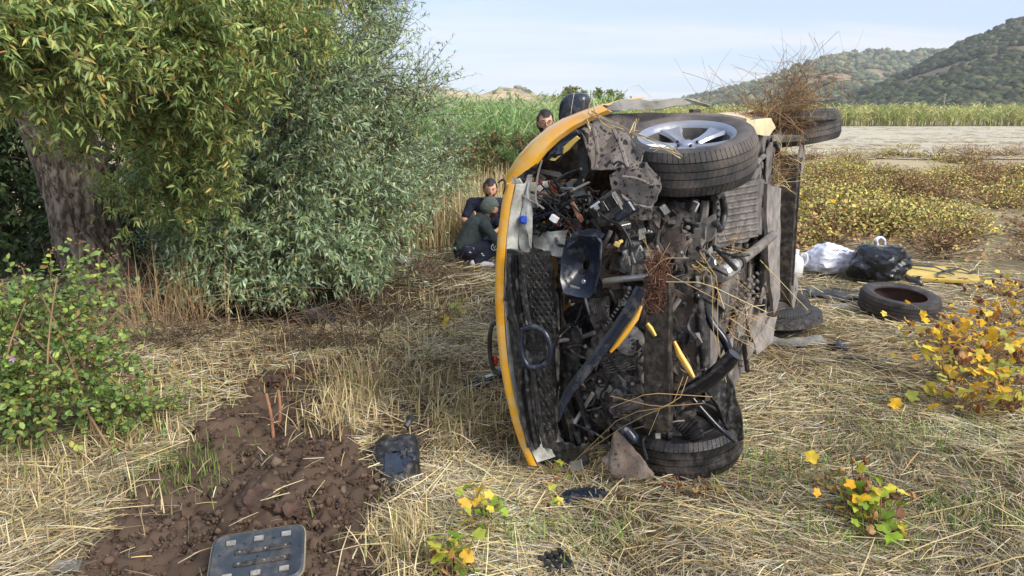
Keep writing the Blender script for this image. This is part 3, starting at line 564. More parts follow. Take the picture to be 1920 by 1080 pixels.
# ------------------------------------------------------------------ trees and bushes
def foliage(ells, nt, nl, L, W, pal, tl=(.35, .8), droop=.5, T=LANCE, shell=.55, upb=.2, seed=0, spread=.8, zmin=.05, out=1.0):
    """twigs with leaves through ellipsoids (centre, radii, weight); returns leaf data, twig data"""
    wt = np.array([e[2] for e in ells], float); k = rng.choice(len(ells), nt, p=wt / wt.sum())
    c = np.array([e[0] for e in ells], float)[k]; r = np.array([e[1] for e in ells], float)[k]
    u = unit(rng.normal(size=(nt, 3))); rad = shell + (1 - shell) * rng.random(nt) ** .6
    lump = .78 + .5 * fbm(u[:, 0] * 2.2 + c[:, 0] + 5, u[:, 2] * 2.2 + u[:, 1] * 1.7 + c[:, 2], 13 + seed, 3)
    p0 = c + u * r * (rad * lump)[:, None]
    K = max(6, nt // 22); ci = rng.integers(0, K, nt); v_ = unit(rng.normal(size=(nt, 3))); p0 = p0[ci] + v_ * (.10 * rng.random(nt) ** .5)[:, None]; u = unit(u[ci] + .8 * v_)      # boughs
    d = unit(u * out + rng.normal(0, .45, (nt, 3)) + np.array([0, 0, upb])); LL = rng.uniform(*tl, nt)
    tt = np.linspace(0, 1, 4); path = lambda t: p0[:, None] + d[:, None] * (LL[:, None] * t)[..., None] + np.array([0, 0, -1.])[None, None] * (droop * LL[:, None] * t ** 2)[..., None]
    P = path(tt[None].repeat(nt, 0)); P[..., 2] = np.maximum(P[..., 2], zmin)
    tw = prisms(P, (.0035 * (1.15 - tt))[None].repeat(nt, 0) * (LL[:, None] / .5), pick([(96, 84, 66), (120, 100, 74), (84, 70, 58)], nt))
    t = np.sort(rng.uniform(.08, 1, (nt, nl)), 1); pos = path(t); ta = d[:, None] + np.array([0, 0, -1.])[None, None] * (2 * droop * t)[..., None]; ta = unit(ta)
    ax = unit(np.cross(ta, rng.normal(size=ta.shape))); ld = unit(ta * .65 + ax * spread + np.array([0, 0, -.12])); pos = pos.reshape(-1, 3); ld = ld.reshape(-1, 3)
    ok = pos[:, 2] > zmin; pos, ld = pos[ok], ld[ok]
    N = len(pos); up = unit(np.array([0, 0, 1.])[None] + rng.normal(0, .55, (N, 3)))
    col = pick(pal, N, .16) * np.repeat(rng.uniform(.82, 1.18, nt), nl)[ok][:, None]
    return (pos, ld, up, rng.uniform(*L, N), rng.uniform(*W, N), col), tw
def E(px, py, Y, rx, ry, rz, wt=1): return (tuple(at(px, py, Y)), (rx, ry, rz), wt)
def leafmesh_objs(parent, lv, T, n, near_of=EYE, name='leaf'):
    """the n leaves nearest the camera and in view become leaf objects, the rest are returned"""
    pos = lv[0]; dep = pos[:, 1] * math.cos(PITCH) - (pos[:, 2] - CAM_H) * math.sin(PITCH)
    upc = pos[:, 1] * math.sin(PITCH) + (pos[:, 2] - CAM_H) * math.cos(PITCH)
    sx = 960 + FPX * pos[:, 0] / dep; sy = 540 - FPX * upc / dep
    vis = (sx > 4) & (sx < 1916) & (sy > 4) & (sy < 1076) & (dep > .5); score = np.where(vis, lv[3] / np.maximum(dep, .3), 0)
    o = np.argsort(-score); sel = o[:n]; rest = o[n:]
    tv, tt, tq = T; me = np_mesh(name, tv * np.array([1, 1, 1]), tt, tq if tq else None); me.materials.append(MATS['leaf_obj'])
    me.polygons.foreach_set('use_smooth', np.ones(len(me.polygons), bool))
    inv = parent.matrix_world.inverted() if parent else Matrix()
    for i in sel:
        d = Vector(lv[1][i]).normalized(); s = d.cross(Vector(lv[2][i])).normalized(); nn = s.cross(d); Ls, Ws = float(lv[3][i]), float(lv[4][i]); p = lv[0][i]
        ob = bpy.data.objects.new(name, me); COL.objects.link(ob); ob.parent = parent
        ob.matrix_local = inv @ Matrix(((d.x * Ls, s.x * Ws, nn.x * Ls, p[0]), (d.y * Ls, s.y * Ws, nn.y * Ls, p[1]), (d.z * Ls, s.z * Ws, nn.z * Ls, p[2]), (0, 0, 0, 1)))
        ob.color = (*lv[5][i], 1)
    return tuple(a[rest] for a in lv)
def limb(m, pts, r0, r1, seed=0, sides=10):
    n = len(pts); m.tube(pts, [r0 + (r1 - r0) * i / (n - 1) for i in range(n)], sides, 4)
def crown(parent, lv, tw, T, mat='leaf', name='crown'):
    d = merge(scatter(T, *lv), tw) if tw else scatter(T, *lv)
    o = link(name, np_mesh(name, *d), mat, parent, None); o['kind'] = 'stuff'; return o

# the leaning willow
base = G(215, 580); wt_ = empty('willow_tree'); tag(wt_, 'big leaning willow with furrowed trunk and yellow-green leaves', 'tree')
top = at(105, 230, base.y - .1)
m = MB(); pth = [base + Vector((.05, 0, -.15)), base + Vector((0, 0, .12)), base.lerp(top, .3) + Vector((-.02, 0, 0)), base.lerp(top, .65), top, top + Vector((-.1, -.3, .6))]
m.tube(pth, [.40, .30, .26, .25, .24, .18], 120, 26)
for v in m.b.verts:                                              # long furrowed plates of bark
    a = v.co; q = Vector((a.x * 26, a.y * 26, a.z * 6)) + noise.noise_vector(a * 5) * 1.6; f = abs(noise.noise(q)) + .4 * abs(noise.noise(q * 2.3 + Vector((4, 1, 0))))
    v.co += noise.noise_vector(a * 3) * .035; ax = base.lerp(top, min(max((a.z - base.z) / (top.z - base.z), 0), 1.4)); rd = (a - ax); rd.z = 0
    if rd.length > .01: v.co += rd.normalized() * (.16 * (min(f, .32) - .22))
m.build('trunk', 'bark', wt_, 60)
m = MB(); hub = top + Vector((-.05, -.1, .25))
for tx, ty, Yd in [(80, -60, 4.4), (300, 40, 5.2), (470, 60, 5.3), (-60, 60, 4.6), (330, 250, 5.6), (600, -40, 6.2), (180, 120, 4.6)]:
    e = at(tx, ty, Yd); mid = hub.lerp(e, .5) + Vector((0, 0, .25)); limb(m, [hub, mid, e], .09, .018)
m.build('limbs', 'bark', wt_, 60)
YG = [(164, 178, 104, 3), (182, 188, 118, 2), (140, 162, 96, 3), (192, 184, 112, 1.2), (204, 178, 104, .4), (124, 150, 96, 2.6), (170, 124, 80, .25), (164, 184, 126, 2)]
lv, tw = foliage([E(110, 10, 4.3, .85, .6, .36, 3), E(400, 40, 5.0, .75, .6, .50, 3), E(330, 215, 5.4, .40, .4, .32, 1.5), E(20, 110, 3.9, .32, .35, .22, 1.0), E(230, 100, 4.5, .5, .45, .30, 1.4), E(520, 40, 5.8, .30, .4, .45, .8), E(150, 190, 4.9, .5, .3, .16, .8), E(340, 320, 5.8, .3, .3, .3, .5), E(285, 365, 5.9, .14, .2, .22, .5)],
                 3100, 18, (.038, .080), (.010, .018), YG, (.16, .40), .10, LANCE, .2, .35, spread=1.3)
lv = leafmesh_objs(wt_, lv, LANCE, 300); crown(wt_, lv, tw, LANCE)

# grey-green willow bushes behind it
GG = [(160, 182, 148, 3), (142, 166, 128, 3), (186, 202, 172, 2.2), (122, 148, 110, 1.8), (184, 192, 150, 1.2), (158, 168, 104, 1.8), (172, 164, 104, .3)]
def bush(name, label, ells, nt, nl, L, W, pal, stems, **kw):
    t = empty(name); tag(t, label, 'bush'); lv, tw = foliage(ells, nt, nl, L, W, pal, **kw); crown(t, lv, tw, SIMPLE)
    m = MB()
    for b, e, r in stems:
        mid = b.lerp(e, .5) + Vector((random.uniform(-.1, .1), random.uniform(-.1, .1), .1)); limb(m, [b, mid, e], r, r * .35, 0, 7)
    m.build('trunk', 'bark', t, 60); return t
g1 = at(470, 560, 7.4); g1.z = -.2; g2 = at(640, 520, 8.6); g2.z = -.1; g3 = at(770, 480, 10.2); g3.z = 0
bush('willow_bush', 'grey-green willow bush in the middle, its branches reaching the straw', [E(470, 410, 6.9, .95, .7, .85, 3), E(560, 470, 6.7, .7, .6, .42, 1.6), E(420, 500, 6.7, .5, .45, .38, 1), E(640, 400, 7.2, .7, .6, .6, 1.4)], 2300, 16, (.048, .092), (.013, .022), GG,
     [(g1, at(420, 330, 7.0), .06), (g1 + Vector((.1, .1, 0)), at(520, 300, 7.0), .06), (g1, at(600, 420, 6.9), .05), (g1, at(470, 430, 6.6), .05)], tl=(.25, .55), droop=.3, shell=.35)
bush('tall_willow_bush', 'tall grey-green willow bush whose thin top stands against the sky', [E(590, 130, 7.6, .8, .7, .85, 2.6), E(540, 150, 6.5, .5, .4, .6, 1.6), E(620, 20, 7.8, .6, .6, .6, 1.8), E(500, 60, 7.4, .6, .6, .6, 1), E(650, 260, 8.1, .95, .8, .95, 3), E(735, 200, 8.6, .45, .5, .75, 1.2), E(520, 260, 7.2, .6, .6, .8, 1.6), E(690, 400, 8.0, .7, .6, .7, 1.5)], 4000, 16, (.044, .086), (.012, .020), GG,
     [(g2, at(600, 100, 8.0), .07), (g2 + Vector((.1, .1, 0)), at(680, 180, 8.4), .06), (g2, at(560, 200, 7.8), .05), (g2, at(735, 160, 8.6), .05)], tl=(.3, .75), droop=.12, shell=.3, upb=.6)
bush('small_willow_bush', 'small grey-green bush beside the dry grass bank', [E(765, 330, 9.9, .6, .6, .7, 2), E(740, 430, 9.4, .6, .5, .45, 1.2), E(810, 280, 10.8, .5, .6, .6, 1)], 900, 15, (.045, .08), (.012, .018), GG + [(110, 100, 70, 1.2)],
     [(g3, at(760, 300, 10.2), .05), (g3, at(800, 260, 10.6), .04)], tl=(.3, .65), droop=.2, shell=.3, upb=.3)
g4 = at(30, 470, 9.2); g4.z = 0
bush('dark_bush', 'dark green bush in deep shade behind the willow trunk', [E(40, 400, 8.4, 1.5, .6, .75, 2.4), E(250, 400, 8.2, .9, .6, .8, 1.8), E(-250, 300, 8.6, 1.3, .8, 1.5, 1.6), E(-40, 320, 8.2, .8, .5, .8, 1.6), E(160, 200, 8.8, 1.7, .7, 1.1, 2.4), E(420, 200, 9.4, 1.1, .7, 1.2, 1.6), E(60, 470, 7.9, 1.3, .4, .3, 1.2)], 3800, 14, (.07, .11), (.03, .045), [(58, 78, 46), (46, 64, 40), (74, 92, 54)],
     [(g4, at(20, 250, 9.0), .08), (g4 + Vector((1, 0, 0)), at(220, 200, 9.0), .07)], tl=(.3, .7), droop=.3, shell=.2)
g5 = at(890, 330, 13); g5.z = 0
bush('bramble_bush', 'low brownish bramble thicket in front of the reeds', [E(870, 305, 12.6, .7, .5, .22, 2), E(950, 290, 13.0, .6, .5, .2, 1.2), E(830, 330, 12.0, .5, .5, .22, 1)], 520, 15, (.05, .09), (.03, .05), [(104, 120, 74), (84, 102, 64), (136, 120, 82), (160, 124, 88), (120, 138, 84)],
     [(g5, at(880, 270, 12.8), .03), (g5, at(950, 270, 13), .03)], tl=(.2, .4), droop=.4, shell=.2)
for px, py, Yd, rr, lb in [(1068, 180, 46, 1.0, 'round olive-green tree top showing behind the car mirror'), (1132, 188, 42, .8, 'paler tree top right of the car mirror')]:
    g = at(px, py, Yd); t = empty('field_tree', (g.x, g.y, 0)); tag(t, lb, 'tree')
    lv, tw = foliage([((0, 0, g.z - .2), (rr, rr, rr * .75), 2), ((.3, 0, g.z - 1.0), (rr * 1.2, rr, rr), 1)], 420, 14, (.10, .17), (.06, .10), [(140, 146, 96), (116, 128, 80), (164, 160, 110)], (.2, .5), .2, SIMPLE, .3)
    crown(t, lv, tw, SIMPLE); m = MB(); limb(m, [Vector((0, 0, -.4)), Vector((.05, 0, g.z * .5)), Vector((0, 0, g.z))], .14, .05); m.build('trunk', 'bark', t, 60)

# bramble at the left, in front
bb = G(90, 800); br = empty('bramble'); tag(br, 'leafy green bramble with rounded leaves at the left edge', 'bramble')
BL = [(132, 158, 88, 3), (156, 176, 102, 2), (110, 138, 80, 3), (156, 172, 84, 1.4), (178, 176, 92, .7), (150, 120, 74, .4), (104, 134, 84, 1)]
lv, tw = foliage([E(40, 640, 3.6, .34, .35, .30, 2), E(130, 720, 3.7, .36, .35, .24, 2), E(20, 760, 3.4, .36, .3, .24, 1.6), E(230, 790, 3.9, .2, .2, .12, .8), E(60, 560, 4.0, .25, .3, .16, .7)], 700, 12, (.018, .038), (.015, .030), BL, (.15, .42), .3, OVAL, .15, .35, spread=.9)
lv = leafmesh_objs(br, lv, OVAL, 300); crown(br, lv, tw, OVAL)
m = MB()
for k in range(16):
    a = G(random.uniform(-40, 230), random.uniform(760, 880)); e = at(random.uniform(-20, 300), random.uniform(500, 760), a.y + random.uniform(-.1, .3)); m.tube([a, a.lerp(e, .5) + Vector((0, 0, .12)), e], [.006, .005, .003], 5, 4)
m.build('canes', 'dry_stem', br, 60)
m = MB(); fl = at(24, 672, 3.15)
for k in range(5):
    a = k * 1.2566; m.plate([fl, fl + Vector((.012 * math.cos(a - .4), -.004, .012 * math.sin(a - .4))), fl + Vector((.02 * math.cos(a), -.006, .02 * math.sin(a))), fl + Vector((.012 * math.cos(a + .4), -.004, .012 * math.sin(a + .4)))], .001)
pm('petal', lin(196, 150, 190), rough=.6); m.build('flower', 'petal', br)
# dry umbel weed rising over it
for i, (b, e) in enumerate([((60, 640), (95, 470)), ((110, 640), (150, 455)), ((80, 600), (40, 500)), ((150, 620), (185, 470)), ((120, 600), (215, 480))]):
    a = at(*b, 4.6); a.z = float(gh(a.x, a.y)); t = at(*e, 4.6); w_ = MB(); w_.tube([a, a.lerp(t, .6) + Vector((.03, 0, .02)), t], [.004, .003, .002], 5, 5)
    o = empty('dry_weed', tuple(a)); tag(o, ['dry weed stalk with knobbly seed head, tallest above the bramble', 'dry weed stalk nearest the willow trunk foot', 'dry weed stalk at the far left edge', 'dry weed stalk crossing in front of the trunk', 'dry weed stalk leaning right over the trunk'][i], 'weed', 'dry weed stalks above the bramble')
    st = w_.build('stalk', 'dry_stem', o); st.matrix_parent_inverse = Matrix.Translation(-a)
    w_ = MB()
    for k in range(7): w_.ico(t + Vector((random.gauss(0, .012), random.gauss(0, .012), random.gauss(.004, .008))), .007, 1, .3)
    st = w_.build('seed_head', 'dry_stem', o); st.matrix_parent_inverse = Matrix.Translation(-a)

# ------------------------------------------------------------------ low plants in the field
def plant_mesh(name, pal, wd, ht, nleaf, seed):
    n = nleaf; rr = wd * np.sqrt(rng.random(n)); an = rng.uniform(0, 6.283, n); z = ht * (1 - (rr / wd) ** 2 * .6) * rng.uniform(.25, 1.05, n)
    pos = np.stack([rr * np.cos(an), rr * np.sin(an), z], -1); d = np.stack([np.cos(an) + rng.normal(0, .7, n), np.sin(an) + rng.normal(0, .7, n), rng.normal(-.1, .5, n)], -1)
    lf = scatter(OVAL, pos, d, unit(np.array([0, -.3, 1.]) + rng.normal(0, .5, (n, 3))), rng.uniform(.022, .052, n), rng.uniform(.018, .045, n), pick(pal, n, .22))
    ns = n // 4; P = np.stack([np.zeros((ns, 3)) + rng.normal(0, .05, (ns, 3)) * [1, 1, 0], pos[:ns] * [.6, .6, .7], pos[:ns]], 1); st = prisms(P, np.full((ns, 3), .0035), pick([(120, 92, 66), (92, 70, 54), (150, 120, 84)], ns))
    return np_mesh(name, *merge(lf, st))
YL = [(222, 202, 104, 3), (206, 192, 118, 2.6), (182, 176, 108, 2.6), (196, 164, 106, 1), (144, 116, 88, .6), (158, 166, 100, 1.8)]
BR = [(166, 130, 94, 3), (142, 106, 80, 2.6), (190, 160, 112, 2), (112, 86, 70, 1.4), (206, 188, 118, 1.4), (156, 150, 98, 1.4)]
vy = [plant_mesh('field_plant', YL, .52, .42, 300, s) for s in range(4)]; vb = [plant_mesh('field_plant', BR, .50, .46, 280, s) for s in range(4)]
for me in vy + vb: me.materials.append(MATS['field_leaf'])
cnt = 0
def put_plants(N, ymin, ymax, thin):
    global cnt
    for k in range(N * 6):
        if cnt >= N: break
        y = ymin + (ymax - ymin) * random.random() ** 1.15; x = y * random.uniform(.30, .92)
        f = float(fbm(x * .45, y * .45, 121)); 
        if random.random() > (f - .36) * 5: continue
        if y < 13 and random.random() < .35: continue
        if y < 9.6 and x < y * .56 and random.random() < .5: continue
        if abs(x - 3.9) < 1.5 and y < 8.6: continue
        yel = float(fbm(x * .6, y * .35, 133)) + random.gauss(0, .07) > .485; me = random.choice(vy if yel else vb)
        o = bpy.data.objects.new('field_plant', me); COL.objects.link(o); s = random.uniform(.7, 1.25); o.scale = (s, s, s * random.uniform(.75, 1.15)); o.rotation_euler = (0, 0, random.uniform(0, 6.28)); o.location = (x, y, float(gh(x, y)) - .02)
        zone = 'in the near part of the weedy strip, just behind the bags' if y < 12.5 else 'in the middle of the weedy strip behind the bags' if y < 19 else 'along the far edge of the weedy strip by the mown field'
        zg = 'near' if y < 12.5 else 'middle' if y < 19 else 'far'
        tag(o, ('low yellowing plant ' if yel else 'low brown withered plant ') + zone, 'plant', ('yellowing field plants, ' if yel else 'withered brown field plants, ') + zg + ' part of the strip'); cnt += 1
put_plants(290, 8.2, 30, 0)
N = 11000; y = 9.5 + 22 * rng.random(N) ** .9; x = y * rng.uniform(.3, .9, N); k = (fbm(x * .45, y * .45, 121) > .42); x, y = x[k], y[k]; N = len(x)
pos = np.stack([x, y, gh(x, y) + rng.uniform(.03, .26, N)], -1)
stuff('field_ground_cover', scatter(SIMPLE, pos, rng.normal(0, 1, (N, 3)) * [1, 1, .4], unit(np.array([0, -.3, 1.]) + rng.normal(0, .5, (N, 3))), rng.uniform(.03, .06, N), rng.uniform(.025, .05, N), pick(YL + BR, N, .18)), 'field_leaf', 'low yellow and brown ground cover between the field plants', 'ground cover')

# near plants with big lobed yellow leaves
def lobed():
    n = 22; pts = []
    for i in range(n):
        a = 2 * math.pi * i / n; r = .5 * (1 + .16 * math.cos(5 * a)) * (1 - .42 * math.exp(-((a - math.pi) / .28) ** 2)); pts.append((.45 + r * math.cos(a), r * math.sin(a) * 1.08, .05 * math.cos(3 * a) - .06 * math.cos(a) + .03 * math.sin(2 * a)))
    v = [(.42, 0, -.02)] + pts; return (np.array(v), [(0, 1 + i, 1 + (i + 1) % n) for i in range(n)], [])
LOB = lobed(); lob_me = np_mesh('leaf', *LOB[:2]); lob_me.materials.append(MATS['leaf_obj']); lob_me.polygons.foreach_set('use_smooth', np.ones(len(lob_me.polygons), bool))
dry_me = MB().ico((0, 0, 0), .5, 2, .9, (1, .8, .5), 3, 2.6).build('tmp', None, None, 50).data; bpy.data.objects.remove(bpy.data.objects['tmp']); dry_me.materials.append(MATS['leaf_obj'])
YB = [(240, 192, 52, 3), (228, 170, 44, 2), (246, 210, 96, 1.4), (206, 186, 70, 1)]; GB = [(150, 176, 62, 3), (122, 152, 58, 2), (186, 196, 84, 2), (214, 196, 70, 1.4)]
def leafy_plant(label, spots, pal, ls, n, dry=.25, hmax=.25, spread=.1):
    bx, by = flat(*spots[0][:2]); o = empty('leafy_plant', (bx, by, float(gh(bx, by)))); tag(o, label, 'plant', None); z0 = float(gh(bx, by))
    bpy.context.view_layer.update(); m = MB()
    for k in range(n):
        sp = random.choice(spots); q = G(sp[0], sp[1]); p = Vector((q.x + random.gauss(0, spread), q.y + random.gauss(0, spread * 1.1), q.z + random.uniform(.03, hmax)))
        isdry = random.random() < dry; s = random.uniform(*ls) * (.75 if isdry else 1)
        ob = bpy.data.objects.new('dry_leaf' if isdry else 'leaf', dry_me if isdry else lob_me); COL.objects.link(ob); ob.parent = o
        ob.location = p - Vector((bx, by, z0)); ob.scale = (s, s, s * (1 if isdry else random.uniform(.8, 2.2))); ob.rotation_euler = (random.gauss(.55, .45), random.gauss(0, .4), random.uniform(0, 6.28)) if not isdry else (random.uniform(0, 6),) * 3
        c = pick([(160, 112, 78), (132, 90, 66), (188, 146, 96)], 1)[0] if isdry else pick(pal, 1, .1)[0]; ob.color = (*c, 1)
        b0 = Vector((q.x + random.gauss(0, .03), q.y + random.gauss(0, .03), q.z - .01)) - Vector((bx, by, z0)); m.tube([b0, b0.lerp(ob.location, .6) + Vector((random.gauss(0, .01), 0, .02)), ob.location], [.003, .0025, .0018], 4, 3)
    sm_ = m.build('stems', 'dry_stem', o, 60); sm_['kind'] = 'stuff'; return o
leafy_plant('bright yellow-leaved plant at the right edge below the loose tyre', [(1800, 770), (1860, 730), (1780, 720), (1890, 770), (1840, 690), (1910, 690)], YB + [(200, 190, 80, 2), (160, 170, 76, 1.6)], (.04, .082), 240, .3, .24, .13)
leafy_plant('yellowing plant right of the loose tyre', [(1800, 640), (1850, 620), (1900, 600), (1880, 560), (1760, 650)], YB + [(170, 120, 66, 1)], (.035, .07), 210, .38, .22, .16)
leafy_plant('green and yellow plant alone on the straw at lower right', [(1600, 985), (1630, 960), (1590, 940), (1640, 1000)], GB + [(236, 180, 46, 2)], (.035, .07), 100, .35, .19, .065)
leafy_plant('trailing green-yellow plant at the bottom centre', [(870, 1060), (905, 1010), (830, 1075), (900, 970), (860, 1090)], GB + [(230, 190, 80, 1)], (.03, .06), 60, .08, .16, .05)
leafy_plant('small green plant in front of the car nose', [(1035, 960), (1030, 930), (1045, 900)], GB, (.025, .04), 16, .1, .1, .02)
leafy_plant('small yellow-green sprig on the straw left of the car', [(850, 600), (860, 590), (830, 610)], GB, (.04, .06), 18, .15, .12, .05)
leafy_plant('withered seedling beside the lower front wheel', [(1310, 930), (1340, 925), (1280, 925), (1530, 920)], [(170, 150, 90, 1), (150, 130, 80, 1)], (.02, .04), 22, .7, .07, .03)
leafy_plant('low yellow-brown plants just behind the rear axle', [(1510, 430), (1530, 410), (1560, 400), (1520, 460), (1600, 430)], YB + [(150, 96, 66, 4), (180, 130, 70, 3)], (.04, .07), 90, .35, .4, .2)
# ------------------------------------------------------------------ the overturned car
# local axes: x = rearward from the front axle, y = the car's own up, z = across (now pointing to the sky)
CAR_O = Vector((1.088, 3.274, 0.0))
MC = Matrix.Translation(CAR_O) @ Matrix.Rotation(R(-1.5), 4, 'Y') @ Matrix.Rotation(R(59.9), 4, 'Z'); MI = MC.inverted()
car = empty('overturned_car'); car.matrix_world = MC; tag(car, 'overturned yellow car on its side with its front end torn open', 'car')
eyeL = MI @ EYE
def C(px, py, u):
    d = MI.to_3x3() @ ray(px, py); return eyeL + d * ((u - eyeL.x) / d.x)
def CV(px, py, v):
    d = MI.to_3x3() @ ray(px, py); return eyeL + d * ((v - eyeL.y) / d.y)
def W2L(p): return MI @ Vector(p)
def PX(pts, u):
    return [C(p[0], p[1], p[2] if len(p) > 2 else u) for p in pts]
def part(name, mat, mb, parent=car, smooth=35): return mb.build(name, mat, parent, smooth)
def px_plate(name, mat, pts, u, th=.006, cuts=2, crumple=.012, cs=9, seed=0): return part(name, mat, MB().plate(PX(pts, u), th, cuts, crumple, cs, seed))
def px_tube(name, mat, pts, u, rad, sides=8, smooth=5, ridge=None): return part(name, mat, MB().tube(PX(pts, u), rad, sides, smooth, ridge), smooth=50)

rb0 = random.Random(77)
# --- wheels
def tyre_profile(Rr, wd, rb=.205):
    h = wd / 2; return [(rb, h * .80), (rb + .012, h * .93), (Rr - .055, h * 1.06), (Rr - .022, h * .98), (Rr - .009, h * .80), (Rr - .009, -h * .80), (Rr - .022, -h * .98), (Rr - .055, -h * 1.06), (rb + .012, -h * .93), (rb, -h * .80), (rb + .02, -h * .70), (Rr - .035, -h * .72), (Rr - .025, 0), (Rr - .035, h * .72), (rb + .02, h * .70)]
def tread_mb(Rr, wd, n=84, slant=.35):
    m = MB(); b = m.b; h = wd / 2; rows = [(-.99, -.60, .4), (-.54, -.20, 1), (-.14, .14, .5), (.20, .54, -1), (.60, .99, -.4)]
    for ri, (z0, z1, sl) in enumerate(rows):
        sh = ri in (0, 4)
        for k in range(n):
            a0 = 2 * math.pi * (k + (ri % 2) * .5) / n; da = 2 * math.pi / n * (.86 if sh else .95); vs_ = []
            for lay in (0, 1):
                rad = Rr - .009 + (.009 if sh else .008) * lay
                for (za, aa) in ((z0, 0), (z0, 1), (z1, 1), (z1, 0)):
                    zz = za * h; dip = .016 * max(0, abs(za) - .62) / .36 if sh else 0
                    a = a0 + aa * da + (za - z0) / (z1 - z0) * sl * slant * da * 1.6
                    vs_.append(b.verts.new(((rad - dip) * math.cos(a), (rad - dip) * math.sin(a), zz)))
            for f in ((4, 5, 6, 7), (0, 4, 7, 3), (1, 2, 6, 5), (0, 1, 5, 4), (3, 7, 6, 2)): b.faces.new([vs_[i] for i in f])
    bmesh.ops.recalc_face_normals(b, faces=b.faces); return m
def wheel(parent, c, axis_w, mat, rim=True, Rr=.31, wd=.195, name='wheel', spin=0, local=True):
    q = Vector(axis_w).normalized(); 
    if local: q = MI.to_3x3() @ q
    M = Matrix.Translation(c) @ q.to_track_quat('Z', 'Y').to_matrix().to_4x4() @ Matrix.Rotation(spin, 4, 'Z')
    e = empty(name, parent=parent); e.matrix_local = M
    MB().lathe(tyre_profile(Rr, wd), 72, None, True).build('tyre', mat, e, 40)
    o = tread_mb(Rr, wd).build('tread', mat, e, 20); o['kind'] = 'stuff'
    for s in (1, -1): MB().lathe([(.235, s * wd * .515), (.245, s * wd * .535), (.255, s * wd * .53), (.262, s * wd * .52)], 72).build('sidewall_ring', mat, e, 50) if False else None
    if rim:
        MB().lathe([(.206, .086), (.218, .092), (.214, .078), (.200, .066), (.190, .064), (.194, .074)], 64, None, True).build('rim', 'rim_silver', e, 40)
        MB().lathe([(.199, .064), (.184, .02), (.178, -.05), (.205, -.085), (.216, -.090), (.200, -.088), (.170, -.05), (.176, .02), (.188, .063)], 64, None, True).build('rim_barrel', 'rim_dark', e, 40)  # inner barrel darkened: shade behind the spokes and dirt put into its colour
        for k in range(5):
            a = 2 * math.pi * k / 5 + .3; m = MB(); P = []
            for r, hw, z in ((.045, .030, .045), (.09, .027, .052), (.14, .040, .062), (.192, .068, .074)):
                row = []
                for sgn, dz in ((-1, -.012), (-.72, 0), (-.2, -.006), (.2, -.006), (.72, 0), (1, -.012)):
                    row.append((r * math.cos(a) - sgn * hw * math.sin(a), r * math.sin(a) + sgn * hw * math.cos(a), z + dz))
                P.append(row)
            m.grid(P, .026); bmesh.ops.recalc_face_normals(m.b, faces=m.b.faces); m.build('spoke', 'rim_silver', e, 40)
        MB().lathe([(.0, .058), (.026, .058), (.032, .054), (.036, .046), (.062, .044), (.066, .03), (.066, -.03), (0, -.03)], 32).build('hub_cap', 'rim_silver', e, 35)
        for k in range(5):
            a = 2 * math.pi * (k + .5) / 5 + .3; MB().lathe([(0, .056), (.007, .056), (.008, .04)], 6, Matrix.Translation((.047 * math.cos(a), .047 * math.sin(a), 0))).build('wheel_bolt', 'metal_dark', e)
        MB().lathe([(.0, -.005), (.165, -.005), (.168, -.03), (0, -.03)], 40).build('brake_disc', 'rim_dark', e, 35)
    return e
ax_u = Vector((-.11, -.235, .96)); w1 = wheel(car, W2L(at(1287, 254, 3.40) - ax_u * .085), ax_u, 'rubber', spin=.55)
ax_l = Vector((.10, .04, -1)); w2 = wheel(car, W2L((.845, 3.47, .105)), ax_l, 'rubber_wet', spin=.7)
ax_r = Vector((-.16, -.02, .98)); w3 = wheel(car, W2L(at(1492, 240, 5.62)), ax_r, 'rubber')
w4 = wheel(car, W2L((2.02, 5.62, .17)), Vector((-.02, .13, -1)), 'rubber_loose')

# --- hood and upper fender, yellow
edge = [(990, 869), (974, 832), (960, 790), (947, 735), (937, 680), (931, 620), (928, 560), (929, 500), (933, 440), (940, 385), (948, 345)]
P = []
for (px, py) in edge:
    p = C(px, py, -.50); row = []
    for du, dv in ((-.006, -.050), (-.012, -.030), (-.010, -.008), (0, 0), (.05, .012), (.2, .03), (.5, .06), (.95, .10)): row.append(Vector((p.x + du, p.y + dv - (.02 if du > .3 else 0), p.z)))
    P.append(row)
o = part('hood', 'paint_yellow', MB().grid(P, .006), smooth=60)
# dusty white inner frame of the hood
P = []
for i, (px, py) in enumerate(edge):
    p = C(px, py, -.50); n1 = noise.noise(p * 7) * .012; row = []
    for du, dv in ((.0, -.050), (.012, -.056), (.03, -.066), (.05, -.078), (.10, -.10), (.18, -.13)): row.append(Vector((p.x + du + n1, p.y + dv + n1 * .6, p.z + (.015 if i == 0 else 0))))
    P.append(row)
o = part('hood_inner_panel', 'primer_white', MB().grid(P, .004).warp(.006, 22, 3), smooth=50)
